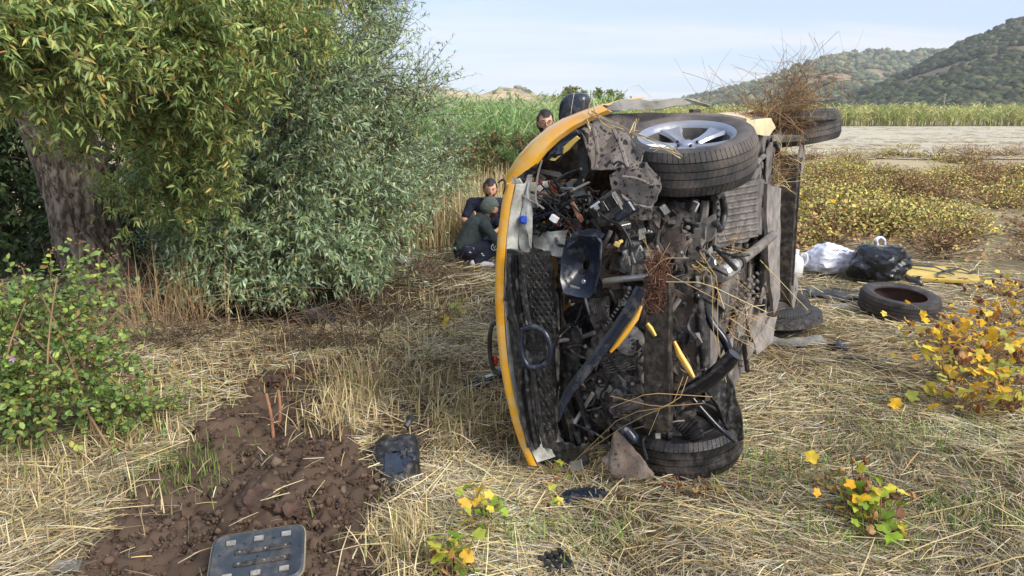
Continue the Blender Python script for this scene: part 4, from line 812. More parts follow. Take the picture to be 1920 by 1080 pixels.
# upper front fender: outer silhouette and torn front edge
outer = [(948, 345), (958, 318), (975, 293), (1000, 266), (1030, 241), (1062, 222), (1103, 207), (1140, 196)]
inner = [(956, 374), (971, 352), (998, 306), (1018, 281), (1044, 257), (1073, 237), (1101, 222), (1139, 206)]
P = []
for k, ((ox, oy), (ix, iy)) in enumerate(zip(outer, inner)):
    a = C(ix, iy, -.44 + .02 * k); b = C(ox, oy, -.26 + .03 * k); mid = a.lerp(b, .5) + Vector((-.035, .012, .012))
    P.append([a + Vector((.02, -.012, -.01)), a, a.lerp(mid, .5) + Vector((-.012, .004, .005)), mid, mid.lerp(b, .55) + Vector((-.01, .006, .004)), b, b + Vector((.25, .05, .02)), b + Vector((.75, .09, .04))])
part('front_fender', 'paint_yellow', MB().grid(P, .005), smooth=60)
px_plate('fender_crumple', 'sheet_grey', [(1072, 232, -.2), (1118, 207, -.1), (1164, 186, .12), (1213, 189, .2), (1280, 185, .32), (1297, 191, .36), (1280, 200, .3), (1217, 206, .2), (1167, 210, .1), (1125, 220, -.05), (1092, 236, -.15)], 0, .005, 3, .012, 8, 2)
px_plate('fender_lip', 'primer_white', [(1210, 186, .28), (1290, 184, .4), (1332, 198, .5), (1325, 201, .5), (1280, 191, .4), (1213, 192, .28)], .3, .004, 2, .006, 10, 4)
px_plate('inner_wing', 'metal_dusty', [(1100, 236, -.12), (1130, 216, .05), (1220, 210, .3), (1330, 212, .5), (1400, 222, .62), (1400, 240, .62), (1200, 300, .3), (1110, 270, -.1)], .2, .005, 3, .01, 6, 5)
px_plate('headlight_frame', 'plastic_bluish', [(1024, 298), (1034, 280), (1058, 258), (1080, 244), (1086, 252), (1070, 270), (1050, 288), (1036, 302)], -.38, .03, 2, .01, 18, 6)
px_plate('headlight_bracket', 'yellow_plastic', [(1030, 300), (1056, 274), (1080, 256), (1086, 261), (1066, 280), (1040, 301)], -.395, .012, 1, .006, 14, 7)
px_plate('grille_backing', 'bay_black', [(976, 474), (1030, 470), (1044, 560), (1046, 700), (1046, 800), (1040, 842), (1000, 836), (992, 800), (985, 720), (990, 640), (976, 618), (972, 540)], -.44, .01, 3, .012, 9, 51)
px_plate('inner_fender', 'bay_black', [(950, 360), (975, 330), (1003, 296), (1040, 262), (1078, 234), (1112, 222), (1112, 330), (1040, 340), (985, 360), (968, 400)], -.17, .01, 3, .012, 9, 52)
px_plate('torn_fender_flap', 'plastic_black', [(958, 345, -.42), (985, 318, -.42), (1003, 305, -.42), (1008, 318, -.4), (985, 340, -.4), (968, 372, -.42)], -.4, .006, 2, .012, 12, 8)
part('antenna_hose', 'plastic_black', MB().tube(PX([(934, 343, -.5), (940, 338, -.52), (946, 338, -.52), (947, 350, -.52), (943, 364, -.52)], -.5), [.003, .005, .006, .005, .003], 6, 5))

# --- mirror
mc = W2L(at(1077, 206, 4.1)); m = MB(); m.ico(mc, .1, 4, 0, (1, 1, 1));
for v in m.b.verts:
    q_ = (v.co - mc) / .1; f_ = lambda t, e: math.copysign(abs(t) ** e, t); v.co = mc + Vector((f_(q_.x, .7) * .06, f_(q_.y, .62) * .082 - q_.z * .02, f_(q_.z, .7) * .088))
m.tube([mc + Vector((.02, -.02, -.04)), mc + Vector((.03, -.04, -.10))], [.03, .035], 10); m.tube([mc + Vector((.03, -.02, -.04)), mc + Vector((.06, -.06, -.13))], [.03, .035], 10)
mir = part('wing_mirror', 'plastic_bluish', m, smooth=50)
MB().tube([mc + Vector((-.063 + .012 * abs(t) ** 2, -.012 - .012 * t, .088 * t)) for t in np.linspace(-1, 1, 9)], .0022, 5).build('mirror_seam', 'metal_bright', mir)

# --- the rest of the body behind
def sect(u, vb, vt, cab):
    """outline across the car at u: cab 0 = low, 1 = roof"""
    c = .85; hw = .80; out = []
    rw = hw - .02 - cab * .20
    right = [(.62, vb), (.76, vb + .03), (hw, min(vb + .14, .62)), (hw + .02, max(.55, vb + .16)), (hw, .82), (hw - .03, .90), (rw, vt - .10 if vt > 1.05 else vt - .06), (rw - .10, vt - .02), (rw - .35, vt)]
    return [Vector((u, v, c + x)) for x, v in right] + [Vector((u, v, c - x)) for x, v in right[::-1]]
st = [(.42, .28, .99, 0), (.58, .27, 1.02, .02), (.80, .28, 1.14, .25), (1.0, .29, 1.26, .55), (1.25, .30, 1.40, .9), (1.6, .32, 1.45, 1), (2.05, .35, 1.46, 1), (2.5, .40, 1.42, .95), (2.75, .46, 1.30, .75), (2.95, .51, 1.10, .35), (3.08, .55, .95, .1), (3.12, .60, .88, 0)]
rows = [sect(*s) for s in st]; m = MB(); m.grid(rows, .02, True)
m.plate(rows[-1], .01, 0, 0); m.plate([rows[0][i] for i in range(len(rows[0]))], .01, 0, 0)
bmesh.ops.recalc_face_normals(m.b, faces=m.b.faces)
part('body_shell', 'paint_scraped', m, smooth=40)
def pane(name, i0, i1, j0, j1, off):
    m = MB(); P = []
    for i in range(i0, i1 + 1):
        P.append([rows[i][j] + (rows[i][j] - Vector((rows[i][j].x, .7, .85))).normalized() * off for j in (j0, j1)])
    part(name, 'glass_dark', m.grid(P, .004))
pane('windscreen', 1, 4, 8, 9, .006); pane('side_window', 4, 7, 5, 6, .006); pane('side_window', 4, 7, 11, 12, .006); pane('rear_window', 7, 9, 8, 9, .006)
for zz in (1.60, .10):
    for uu in (2.45,): part('wheel_arch', 'bay_black', MB().lathe([(0, .06), (.36, .06), (.37, 0), (0, -.05)], 36, Matrix.Translation((uu, .33, zz))))
part('door_handle', 'plastic_black', MB().box((1.75, .78, 1.68), (.18, .03, .03)))

# --- underside
part('floor_pan', 'floor_dust', MB().plate([Vector(p) for p in [(.25, .18, .06), (.25, .18, 1.60), (1.4, .175, 1.64), (2.0, .18, 1.62), (2.5, .36, 1.58), (3.0, .50, 1.50), (3.0, .50, .16), (2.5, .36, .10), (2.0, .18, .06), (1.4, .175, .05)]], .02, 4, .012, 5, 9))
for k in range(11): part('floor_rib', 'floor_dust', MB().box((.62, .168, .78 + .062 * k), (.55, .022, .022), bev=.3))
part('undertray', 'floor_dust', MB().plate([CV(1338, 352, .165), CV(1425, 335, .165), CV(1424, 440, .165), CV(1378, 455, .165), CV(1336, 470, .165)], .012, 3, .006, 10, 10))
for k in range(9):
    y0 = 352 + k * 12; part('tray_rib', 'metal_dusty', MB().tube([CV(1346, y0 + 6, .15), CV(1420, y0 - 6, .15)], .006, 6))
part('sill', 'sill_dust', MB().tube([Vector((.40, .20, 1.54)), Vector((1.2, .19, 1.57)), Vector((1.8, .2, 1.56))], [.03, .035, .03], 8, 4))
m = MB().plate([CV(1432, 345, .15), CV(1458, 352, .15), CV(1458, 560, .15), CV(1446, 590, .15), CV(1432, 470, .15)], .02, 3, .01, 8, 11); part('frame_rail', 'sill_dust', m)
m = MB().plate([Vector((.40, .165, .10)), Vector((.30, .165, .34)), Vector((.75, .15, .55)), Vector((1.9, .16, .50)), Vector((2.0, .17, .12)), Vector((1.2, .2, .05)), Vector((.6, .22, .03))], .016, 4, .012, 6, 12); part('lower_sill_panel', 'sill_dust', m)
part('torn_sill_flap', 'sill_dust', MB().plate([CV(1443, 598, .12), CV(1455, 592, .10), CV(1448, 640, .10), CV(1418, 668, .12), CV(1410, 640, .14)], .006, 2, .012, 12, 13))
for r in range(4):
    for k in range(6): part('louvre', 'metal_dusty', MB().box(CV(1380 + k * 8, 585 - r * 14 - k * 6, .14), (.05, .014, .016), (0, R(20), 0), .25))
px_ = lambda pts, v: [CV(p[0], p[1], p[2] if len(p) > 2 else v) for p in pts]
part('exhaust_pipe', 'metal_dusty', MB().tube(px_([(1345, 520), (1370, 505), (1390, 488), (1424, 462), (1450, 440)], .10), [.026, .030, .026, .026, .026], 12, 5), smooth=50)
part('exhaust_flex', 'metal_bright', MB().tube(px_([(1352, 514), (1362, 508), (1374, 500)], .10), .038, 12, 9, .09), smooth=20)
part('exhaust_clamp', 'metal_dark', MB().tube(px_([(1382, 494), (1387, 490)], .10), .034, 12))
part('exhaust_rear', 'metal_dusty', MB().tube([Vector((1.2, .14, .95)), Vector((1.8, .13, .9)), Vector((2.2, .16, .75))], [.028, .028, .028], 10, 4), smooth=50)
part('muffler', 'metal_dusty', MB().tube([Vector((2.5, .5, .45)), Vector((2.53, .5, .5)), Vector((2.75, .52, 1.0)), Vector((2.78, .52, 1.05))], [.05, .09, .09, .05], 14, 3), smooth=50)
ab = [W2L(at(1473, 292, 5.34)), W2L(at(1476, 420, 5.34)), W2L(at(1474, 563, 5.34))]
part('rear_axle_beam', 'metal_dark', MB().box((ab[0] + ab[2]) / 2, (.10, .13, (ab[0] - ab[2]).length), (0, 0, R(6)), .12).box((ab[0] + ab[2]) / 2 + Vector((.0, -.068, .0)), (.035, .02, (ab[0] - ab[2]).length * .97), (0, 0, R(6)), .2))
for nm, q, dz in (('rear_hub_plate', (1500, 300), 1), ('rear_hub_plate', (1487, 545), -1)):
    c0 = W2L(at(*q, 5.38)); pts = [c0 + Vector((.10 * math.cos(a) * (1.0 + .3 * math.cos(2 * a)), 0, .13 * math.sin(a))) for a in np.linspace(0, 6.283, 15)[:-1]]
    m = MB().plate(pts, .014, 1, .004, 9, 3); hp = part(nm, 'sill_dust', m); MB().lathe([(0, .004), (.016, .004), (.016, -.012), (0, -.012)], 14, Matrix.Translation(c0 + Vector((.0, -.012, .01))) @ Matrix.Rotation(R(90), 4, 'X')).build('bolt_hole', 'bay_black', hp)
for za, zb in ((1.42, 1.50), (.22, .16)):
    part('trailing_arm', 'metal_dusty', MB().tube([Vector((1.75, .2, za)), Vector((2.1, .22, za)), Vector((2.45, .30, zb))], [.035, .04, .05], 8, 4))
    m = MB(); m.tube([Vector((2.30 + .045 * math.cos(t * 1.2), .33 + .012 * t, za - .06 * (1 if za > 1 else -1) + .045 * math.sin(t * 1.2))) for t in range(26)], .007, 6); part('coil_spring', 'metal_dark', m, smooth=60)
px_plate('rear_quarter', 'cream', [(1392, 226, .9), (1440, 221, 1.5), (1449, 240, 1.6), (1436, 254, 1.5), (1396, 250, .95)], 1, .02, 2, .01, 6, 14)
part('rear_bracket', 'sheet_grey', MB().plate([W2L(at(1415, 253, 4.9)), W2L(at(1500, 252, 5.2)), W2L(at(1512, 262, 5.3)), W2L(at(1440, 268, 5.0))], .01, 2, .01, 10, 15))
for k in range(8):
    a = W2L(at(random.uniform(1425, 1462), random.uniform(262, 330), 4.9)); b = a + Vector((random.uniform(-.1, .1), random.uniform(-.03, .03), random.uniform(-.14, .05))); part('brake_line', 'metal_dusty' if k % 2 else 'metal_dark', MB().tube([a, a.lerp(b, .5) + Vector((.03, -.02, .02)), b], .008, 6, 4))
part('fuel_line', 'plastic_black', MB().tube(px_([(1340, 372), (1352, 366), (1358, 400), (1350, 430), (1342, 418)], .12), .017, 8, 5), smooth=50)
part('cable', 'plastic_black', MB().tube(px_([(1420, 360), (1424, 400), (1418, 430), (1420, 470), (1428, 500), (1424, 560)], .11), .009, 6, 5), smooth=50)

ru = random.Random(21)
for k in range(34):
    u0, w0 = ru.uniform(.35, 1.9), ru.uniform(.5, 1.38); v0 = .165 - .02 * ru.random(); s1, s2 = ru.uniform(.04, .22), ru.uniform(.04, .2); a = ru.uniform(-.5, .5)
    pts = [Vector((u0 + s1 * cx_ * math.cos(a) - s2 * cz_ * math.sin(a), v0 + ru.uniform(-.03, .01), w0 + s1 * cx_ * math.sin(a) + s2 * cz_ * math.cos(a))) for cx_, cz_ in ((-1, -1), (.2, -1.2), (1, -.8), (1, 1), (-.1, 1.1), (-1, .8))]
    part(ru.choice(['heat_shield', 'floor_bracket', 'floor_patch']), ru.choice(['floor_dust', 'metal_dusty', 'bay_black', 'sill_dust', 'metal_dark', 'floor_dust']), MB().plate(pts, .008, 2, .012, 12, 60 + k))
for k in range(26):
    u0, w0 = ru.uniform(.35, 2.0), ru.uniform(.15, 1.5); L_ = ru.uniform(.15, .6); a = ru.choice([0, 0, 1.57, 1.57, .6, -.7]) + ru.gauss(0, .15); d_ = Vector((math.cos(a), 0, math.sin(a))) * L_
    q0 = Vector((u0, .13 + ru.uniform(-.02, .02), w0)); d_.z = min(max(d_.z, .1 - w0), 1.5 - w0); d_.x = min(d_.x, 2.05 - u0); part(ru.choice(['pipe', 'cable', 'brake_line']), ru.choice(['metal_dusty', 'plastic_black', 'metal_dark', 'floor_dust', 'bay_black']), MB().tube([q0, q0 + d_ * .4 + Vector((ru.gauss(0, .03), ru.gauss(0, .01), ru.gauss(0, .03))), q0 + d_], ru.uniform(.006, .02), 7, 4), smooth=50)
for k in range(24):
    part('floor_bolt', ru.choice(['metal_dusty', 'metal_dark']), MB().box((ru.uniform(.35, 2.0), .155, ru.uniform(.15, 1.5)), (ru.uniform(.02, .07), .03, ru.uniform(.02, .07)), (0, ru.uniform(0, 3), 0), .2))
for o in car.children:                     # the wheels hang out of the body: the whole floor sits higher towards the rear
    if o.name.split('.')[0] in ('floor_pan', 'floor_rib', 'sill', 'lower_sill_panel', 'heat_shield', 'floor_bracket', 'floor_patch', 'pipe', 'cable', 'brake_line', 'floor_bolt', 'exhaust_rear', 'trailing_arm'):
        for v in o.data.vertices: v.co.y += .025 + .055 * min(max(0, v.co.x), 2.1)
# --- engine bay: dark mass of engine, gearbox and firewall
m = MB(); m.box((.04, .50, .78), (.44, .50, .95), bev=.12).box((-.06, .42, 1.12), (.34, .36, .36), bev=.15).box((.02, .66, .55), (.40, .28, .7), bev=.15).box((-.02, .34, .62), (.36, .24, .6), bev=.15)
bmesh.ops.subdivide_edges(m.b, edges=m.b.edges[:], cuts=5, use_grid_fill=True); m.warp(.045, 7, 3); m.warp(.02, 19, 4); part('engine_block', 'bay_black', m, smooth=40)
part('firewall', 'bay_black', MB().plate([Vector((.40, .24, .08)), Vector((.40, .24, 1.6)), Vector((.36, .7, 1.62)), Vector((.34, .98, 1.3)), Vector((.34, 1.0, .5)), Vector((.36, .85, .1))], .01, 3, .015, 6, 16))
for ln in ([(1112, 240, -.33), (1120, 280, -.36), (1118, 314, -.37)], [(1150, 242, -.32), (1166, 280, -.36), (1176, 314, -.385)], [(1168, 332, -.385), (1196, 336, -.39), (1226, 350, -.385)], [(1164, 366, -.385), (1190, 384, -.39), (1222, 390, -.385)]): px_tube('liner_rib', 'liner', ln, -.35, .009, 6, 4)
px_plate('wheel_arch_liner', 'liner', [(1088, 240, -.30), (1106, 230, -.28), (1160, 232, -.2), (1185, 262, -.24), (1208, 284, -.33), (1204, 298, -.34), (1190, 318, -.36), (1150, 320, -.36), (1106, 318, -.33), (1100, 280, -.32)], -.3, .006, 4, .020, 9, 17)
px_plate('wheel_arch_liner', 'liner', [(1146, 325), (1190, 306), (1214, 306), (1236, 330), (1236, 346), (1226, 384), (1224, 412), (1180, 414), (1160, 380), (1150, 350)], -.36, .006, 4, .022, 9, 18)
px_plate('liner_flap', 'plastic_black', [(1086, 242), (1102, 250), (1104, 318), (1096, 336), (1084, 320)], -.31, .006, 2, .012, 10, 19)
px_plate('cross_strip', 'metal_dusty', [(998, 316), (1048, 322), (1056, 330), (1050, 333), (1000, 322)], -.3, .006, 1, .006, 12, 20)
px_plate('side_member', 'primer_white', [(960, 338), (974, 332), (986, 366), (980, 420), (972, 466), (944, 466), (948, 400)], -.43, .012, 3, .010, 12, 21)
px_plate('side_member', 'primer_white', [(988, 328), (996, 330), (984, 380), (977, 412), (989, 436), (995, 466), (976, 470), (970, 420), (978, 370)], -.45, .010, 2, .008, 14, 22)
px_plate('inner_sheet', 'primer_white', [(1050, 340), (1080, 336), (1090, 352), (1104, 378), (1110, 400), (1088, 392), (1068, 372), (1050, 366)], -.26, .005, 2, .010, 14, 23)
px_plate('torn_sheet', 'primer_white', [(992, 438), (1030, 432), (1068, 430), (1062, 456), (1054, 480), (1030, 470), (1000, 462)], -.40, .005, 3, .018, 13, 24)
px_plate('rusty_strip', 'stick', [(1066, 374), (1072, 374), (1094, 412), (1090, 418), (1084, 412)], -.42, .008, 1, .004, 12, 25)
m = MB(); cb = C(1147, 388, -.36); Mb = Matrix.Rotation(R(-34), 3, 'X'); m.box(cb, (.14, .15, .11), M=Mb); fb = part('fuse_box', 'plastic_black', m)
for k in range(3): MB().box(cb + Mb @ Vector((-.075, -.05 + .05 * k, .01)), (.012, .03, .05), M=Mb).build('fuse_cover', 'plastic_gloss', fb)
MB().box(cb + Mb @ Vector((-.073, .03, .03)), (.006, .05, .03), M=Mb).build('paper_label', 'sticker', fb)
cb = C(1172, 396, -.40); m = MB().box(cb, (.05, .10, .055), M=Matrix.Rotation(R(-36), 3, 'X')); part('relay_box', 'plastic_bluish', m)
# splash shield: glossy bowl with rim, holes and bolts
sh = [(1056, 482), (1064, 446), (1090, 438), (1122, 440), (1132, 452), (1131, 500), (1126, 538), (1118, 553), (1096, 552), (1068, 545), (1058, 520)]
P = []; cen = C(1095, 500, -.40)
for f, du in ((1.0, -.02), (.97, -.035), (.86, -.022), (.7, .01), (.45, .03), (.15, .036)):
    P.append([cen + (C(x, y, -.44) - cen) * f + Vector((du * .7 - max(0, (y - 490) / 65) * .05 * f, 0, 0)) for x, y in sh])
m = MB().grid(P, .006, True); spl = part('splash_shield', 'plastic_bluish', m, smooth=60)
for x, y in ((1070, 521), (1094, 528)): MB().lathe([(0, .006), (.008, .006), (.011, 0), (0, -.004)], 10, Matrix.Translation(C(x, y, -.47)) @ Matrix.Rotation(R(-90), 4, 'Y')).build('bolt', 'metal_bright', spl)
MB().lathe([(0, .002), (.012, .002), (.012, -.004), (0, -.004)], 16, Matrix.Translation(C(1090, 509, -.405)) @ Matrix.Rotation(R(-90), 4, 'Y')).build('drain_hole', 'bay_black', spl)
MB().box(C(1078, 540, -.462), (.012, .05, .018), (R(10), 0, 0), .3).build('slot', 'metal_dusty', spl)
px_plate('shield_wing', 'plastic_bluish', [(1060, 470), (1072, 436), (1110, 428), (1132, 440), (1124, 452), (1090, 446), (1070, 460)], -.45, .006, 2, .008, 10, 26)
px_plate('shield_tail', 'plastic_gloss', [(1056, 470), (1064, 450), (1060, 520), (1044, 590), (1034, 610), (1040, 570)], -.42, .006, 2, .008, 10, 27)
# grille: frame strips and honeycomb
px_plate('grille_frame', 'plastic_black', [(950, 468), (978, 474), (976, 540), (986, 600), (985, 618), (996, 640), (995, 730), (1002, 800), (1012, 835), (1004, 846), (986, 806), (968, 724), (955, 620), (950, 540)], -.505, .02, 3, .006, 9, 28)
for dx in (0, 12, 24): px_tube('grille_bar', 'plastic_gloss' if dx == 12 else 'plastic_black', [(956 + dx, 476), (958 + dx, 530), (966 + dx, 590), (974 + dx, 618)], -.525 - dx * .0004, .010, 6)
for dx in (0, 16, 30): px_tube('grille_bar', 'plastic_black', [(976 + dx * .7, 690), (975 + dx, 740), (984 + dx, 800), (992 + dx, 838)], -.525, .012, 6)
hx = []
for (x0, x1, y0, y1, lean) in ((988, 1022, 478, 612, .14), (1000, 1030, 690, 812, .06)):
    rr = 6.2; r_ = 0; yy = y0
    while yy < y1:
        xx = x0 + (rr * .87 if r_ % 2 else 0) + (yy - y0) * lean
        while xx < x1 + (yy - y0) * lean:
            hx.append((xx, yy)); xx += rr * 1.74
        yy += rr * 1.5; r_ += 1
for (x, y) in hx:
    c0 = C(x, y, -.49); m = MB(); rw_ = .0135; m.tube([c0 + Vector((0, rw_ * math.cos(a + .52), rw_ * 1.0 * math.sin(a + .52))) + noise.noise_vector(c0 * 5) * .01 for a in np.linspace(0, 2 * math.pi, 7)], .0032, 4)
    part('grille_cell', 'plastic_black', m)
ring = [(978, 618), (1000, 612), (1020, 622), (1031, 646), (1030, 672), (1016, 686), (994, 688), (982, 672), (976, 645)]
bz = part('fog_lamp_bezel', 'plastic_bluish', MB().tube(PX(ring + [ring[0]], -.535), .013, 8, 4), smooth=50)
MB().plate(PX([(x + (1003 - x) * .2, y + (650 - y) * .2) for x, y in ring], -.505), .008, 2, .012, 16, 29).build('bezel_back', 'plastic_black', bz)
# radiator shreds
def fins(name, pts, u, n, seed):
    a, b, c, d = PX(pts, u)
    for k in range(n):
        t = k / (n - 1); p, q = a.lerp(b, t), d.lerp(c, t); P = []
        for s in np.linspace(0, 1, 9): P.append(p.lerp(q, s) + noise.noise_vector((p.lerp(q, s)) * 11 + Vector((seed, k * .13, 0))) * .022 + Vector((.01 * math.sin(s * 30 + k), 0, 0)))
        part(name, 'fins', MB().tube(P, [.0045] * 9, 5))
fins('radiator_fin', [(1106, 560), (1142, 556), (1136, 676), (1112, 668)], -.30, 12, 1); fins('radiator_fin', [(1132, 664), (1134, 694), (1200, 692), (1190, 664)], -.32, 10, 2); fins('radiator_fin', [(1148, 742), (1150, 786), (1184, 790), (1190, 742)], -.33, 9, 3)
# crash beam, bumper strip, yellow shards
m = MB(); c1, c2 = C(1232, 520, -.42), C(1238, 806, -.42); L_ = (c1 - c2).length; m.box((c1 + c2) / 2, (.05, .115, L_), (R(-1), 0, 0), .1); bmesh.ops.subdivide_edges(m.b, edges=m.b.edges[:], cuts=3, use_grid_fill=True); m.warp(.012, 5, 2)
cbm = part('crash_beam', 'metal_dark', m)
for q in (560, 640, 720, 780): MB().lathe([(0, .004), (.011, .004), (.011, -.004), (0, -.004)], 12, Matrix.Translation(C(1236 + (q % 3) * 5, q, -.452)) @ Matrix.Rotation(R(-90), 4, 'Y')).build('bolt_hole', 'bay_black', cbm)
def strip(name, mat, cl, wpx, u, th=.008):
    P = []
    for i, (x, y) in enumerate(cl):
        x0, y0 = cl[max(i - 1, 0)]; x1, y1 = cl[min(i + 1, len(cl) - 1)]; L2 = math.hypot(x1 - x0, y1 - y0); nx_, ny_ = (y1 - y0) / L2, -(x1 - x0) / L2; ww = wpx[i] if hasattr(wpx, '__len__') else wpx
        P.append([C(x + nx_ * ww * s, y + ny_ * ww * s, u - .012 * (1 - s * s)) for s in (-1, -.5, 0, .5, 1)])
    return part(name, mat, MB().grid(P, th), smooth=60)
bs = strip('bumper_strip', 'plastic_bluish', [(1200, 540), (1180, 580), (1152, 624), (1122, 664), (1092, 702), (1066, 736), (1052, 764), (1047, 790)], [9, 11, 11, 10, 10, 9, 7, 2], -.60)
for k in range(11):
    x, y = 1186 - k * 4.2, 556 + k * 6.2; MB().box(C(x - 8, y - 7, -.60), (.012, .014, .010), (R(40), 0, 0), .2).build('clip_tooth', 'plastic_black', bs)
strip('bumper_shard', 'paint_yellow', [(1202, 574), (1192, 596), (1172, 624), (1156, 646), (1144, 660)], [3, 6, 6, 5, 3], -.585)
strip('bumper_shard', 'paint_yellow', [(1264, 640), (1274, 664), (1290, 690), (1301, 708)], [3, 6, 6, 3], -.47)
strip('bumper_shard', 'yellow_plastic', [(1213, 607), (1220, 616), (1229, 630)], [4, 5, 3], -.50)
# cast metal, crossbar, suspension
m = MB().plate(PX([(1160, 486), (1180, 462), (1205, 456), (1222, 468), (1240, 480), (1252, 506), (1226, 512), (1194, 514), (1168, 508)], -.30), .03, 4, .03, 16, 30); part('gearbox_casting', 'casting', m)
m = MB().plate(PX([(1290, 452), (1312, 420), (1338, 404), (1342, 430), (1316, 476), (1288, 500), (1262, 520), (1250, 510)], -.1), .02, 3, .02, 10, 31); part('subframe', 'metal_dusty', m)
m = MB().plate(PX([(1130, 700), (1164, 694), (1200, 708), (1212, 742), (1200, 790), (1160, 804), (1120, 780), (1100, 730)], -.26), .04, 4, .035, 15, 32); part('engine_cover', 'bay_black', m)
m = MB().plate(PX([(1108, 706), (1140, 700), (1172, 716), (1180, 740), (1150, 752), (1120, 748)], -.31), .01, 3, .02, 18, 33); part('aluminium_housing', 'casting', m)
px_tube('crossbar', 'metal_bright', [(1132, 528), (1160, 524), (1200, 520), (1225, 516)], -.34, .015, 10)
px_tube('corrugated_hose', 'plastic_black', [(1310, 540), (1312, 580), (1318, 640), (1322, 694)], -.20, .022, 12, 12, .07)
px_tube('coolant_hose', 'plastic_gloss', [(1318, 538), (1322, 575), (1334, 605), (1356, 634), (1368, 660)], -.12, .02, 10, 6)
px_tube('steering_rack', 'metal_dusty', [(1334, 520), (1322, 548), (1312, 545), (1300, 520)], -.16, .022, 10)
lb = px_tube('lower_bumper_bar', 'plastic_gloss', [(1268, 746), (1300, 730), (1334, 708), (1362, 682), (1378, 664)], -.40, [.030, .036, .036, .034, .03], 8, 5)
px_tube('lower_bumper_lip', 'plastic_black', [(1272, 738), (1304, 720), (1336, 698), (1368, 668)], -.43, .008, 6, 5)
px_plate('control_arm', 'plastic_black', [(1316, 716, -.15), (1340, 706, -.1), (1362, 694, -.05), (1374, 720, -.05), (1388, 775, -.02), (1394, 824, 0), (1378, 830, 0), (1362, 800, -.05), (1346, 760, -.1)], -.1, .025, 2, .006, 8, 34)
px_tube('tie_rod', 'plastic_gloss', [(1296, 744), (1320, 772), (1350, 804), (1380, 828)], -.2, .012, 8)
px_tube('axle_boot', 'rubber_wet', [(1262, 770), (1278, 790), (1296, 806), (1304, 824)], -.16, [.03, .045, .05, .04], 14, 8, .10)
px_tube('drive_shaft', 'metal_dark', [(1240, 740), (1262, 770)], -.16, .018, 10)
px_plate('inner_arch', 'bay_black', [(1262, 770, .12), (1330, 760, .3), (1372, 800, .4), (1376, 840, .4), (1300, 850, .2), (1240, 840, .1)], .1, .01, 3, .02, 7, 35)
px_plate('torn_fender_corner', 'mud_sheet', [(1140, 846, -.42), (1154, 812, -.40), (1160, 806, -.38), (1190, 844, -.40), (1226, 888, -.42), (1222, 894, -.44), (1168, 898, -.46), (1142, 884, -.46), (1126, 862, -.44)], -.42, .006, 3, .018, 10, 36)
px_plate('lower_tray', 'plastic_black', [(988, 842), (1020, 836), (1060, 834), (1104, 832), (1098, 872), (1060, 880), (1030, 884), (1000, 876)], -.40, .02, 3, .02, 10, 37)
px_plate('broken_bracket', 'sheet_grey', [(1068, 866), (1090, 862), (1094, 880), (1072, 884)], -.47, .01, 1, .008, 16, 38)
px_plate('torn_bracket', 'metal_dusty', [(1220, 390), (1250, 388), (1252, 404), (1240, 400), (1234, 426), (1228, 420)], -.33, .005, 2, .012, 16, 39)
px_plate('torn_bracket', 'primer_white', [(1196, 430), (1210, 428), (1214, 444), (1200, 450)], -.36, .004, 1, .008, 16, 40)
for nm, pts in (('strut', [(1250, 384), (1262, 400), (1268, 430), (1262, 446)]), ('strut', [(1304, 374), (1296, 410), (1284, 440)]), ('strut', [(1322, 376), (1318, 410), (1300, 456), (1290, 478)]), ('strut', [(1276, 380), (1278, 420), (1276, 440)])):
    px_tube(nm, 'metal_dusty', pts, -.08, [.018, .02, .018, .014][:len(pts)], 7, 4)
px_plate('undershield', 'plastic_black', [(1040, 600), (1090, 560), (1150, 560), (1180, 620), (1200, 700), (1140, 800), (1080, 830), (1040, 820), (1034, 700)], -.18, .01, 3, .02, 9, 41)
for pts in ([(1034, 700), (1046, 730), (1062, 770), (1076, 830), (1080, 850)], [(1090, 690), (1084, 730), (1096, 780), (1112, 830)], [(1050, 740), (1068, 776), (1082, 820), (1100, 850)]): px_tube('support_rail', 'plastic_gloss', pts, -.36, [.014] * len(pts), 6)
px_plate('support_panel', 'plastic_black', [(1050, 620), (1078, 600), (1092, 640), (1086, 700), (1064, 720), (1050, 690)], -.33, .012, 2, .015, 10, 42)

# --- pulleys with belt, alternator, starter, oil filter, sump: what a torn-open engine shows
FX = Matrix.Rotation(R(-90), 4, 'Y')
pul = [(1100, 742, .052), (1128, 712, .034), (1122, 776, .040)]
for x, y, r in pul:
    pp = part('pulley', 'metal_dark', MB().lathe([(0, .02), (r * .35, .02), (r * .4, .006), (r * .8, .004), (r * .86, .018), (r, .018), (r * .93, .006), (r * .93, -.004), (r, -.014), (0, -.014)], 28, Matrix.Translation(C(x, y, -.31)) @ FX), smooth=30)
    MB().lathe([(0, .028), (r * .18, .028), (r * .2, .018), (0, .016)], 6, Matrix.Translation(C(x, y, -.31)) @ FX).build('pulley_bolt', 'metal_bright', pp)
bl = [(1082, 742), (1090, 722), (1122, 699), (1140, 708), (1138, 724), (1126, 744), (1138, 776), (1128, 792), (1110, 786), (1088, 764)]
part('drive_belt', 'rubber_wet', MB().tube(PX(bl + [bl[0]], -.318), .007, 6, 5), smooth=50)
m = MB().lathe([(0, .05), (.03, .05), (.045, .044), (.062, .03), (.064, .012), (.068, .010), (.068, -.010), (.064, -.012), (.06, -.04), (0, -.05)], 28, Matrix.Translation(C(1180, 638, -.30)) @ Matrix.Rotation(R(-70), 4, 'Y') @ Matrix.Rotation(.5, 4, 'X')); alt = part('alternator', 'casting', m, smooth=30)
for k in range(12):
    a = k * .5236; MB().box(C(1180, 638, -.30) + Vector((-.045, .038 * math.cos(a), .038 * math.sin(a))), (.012, .005, .018), (a + 1.57, 0, 0), .2).build('cooling_slot', 'bay_black', alt)
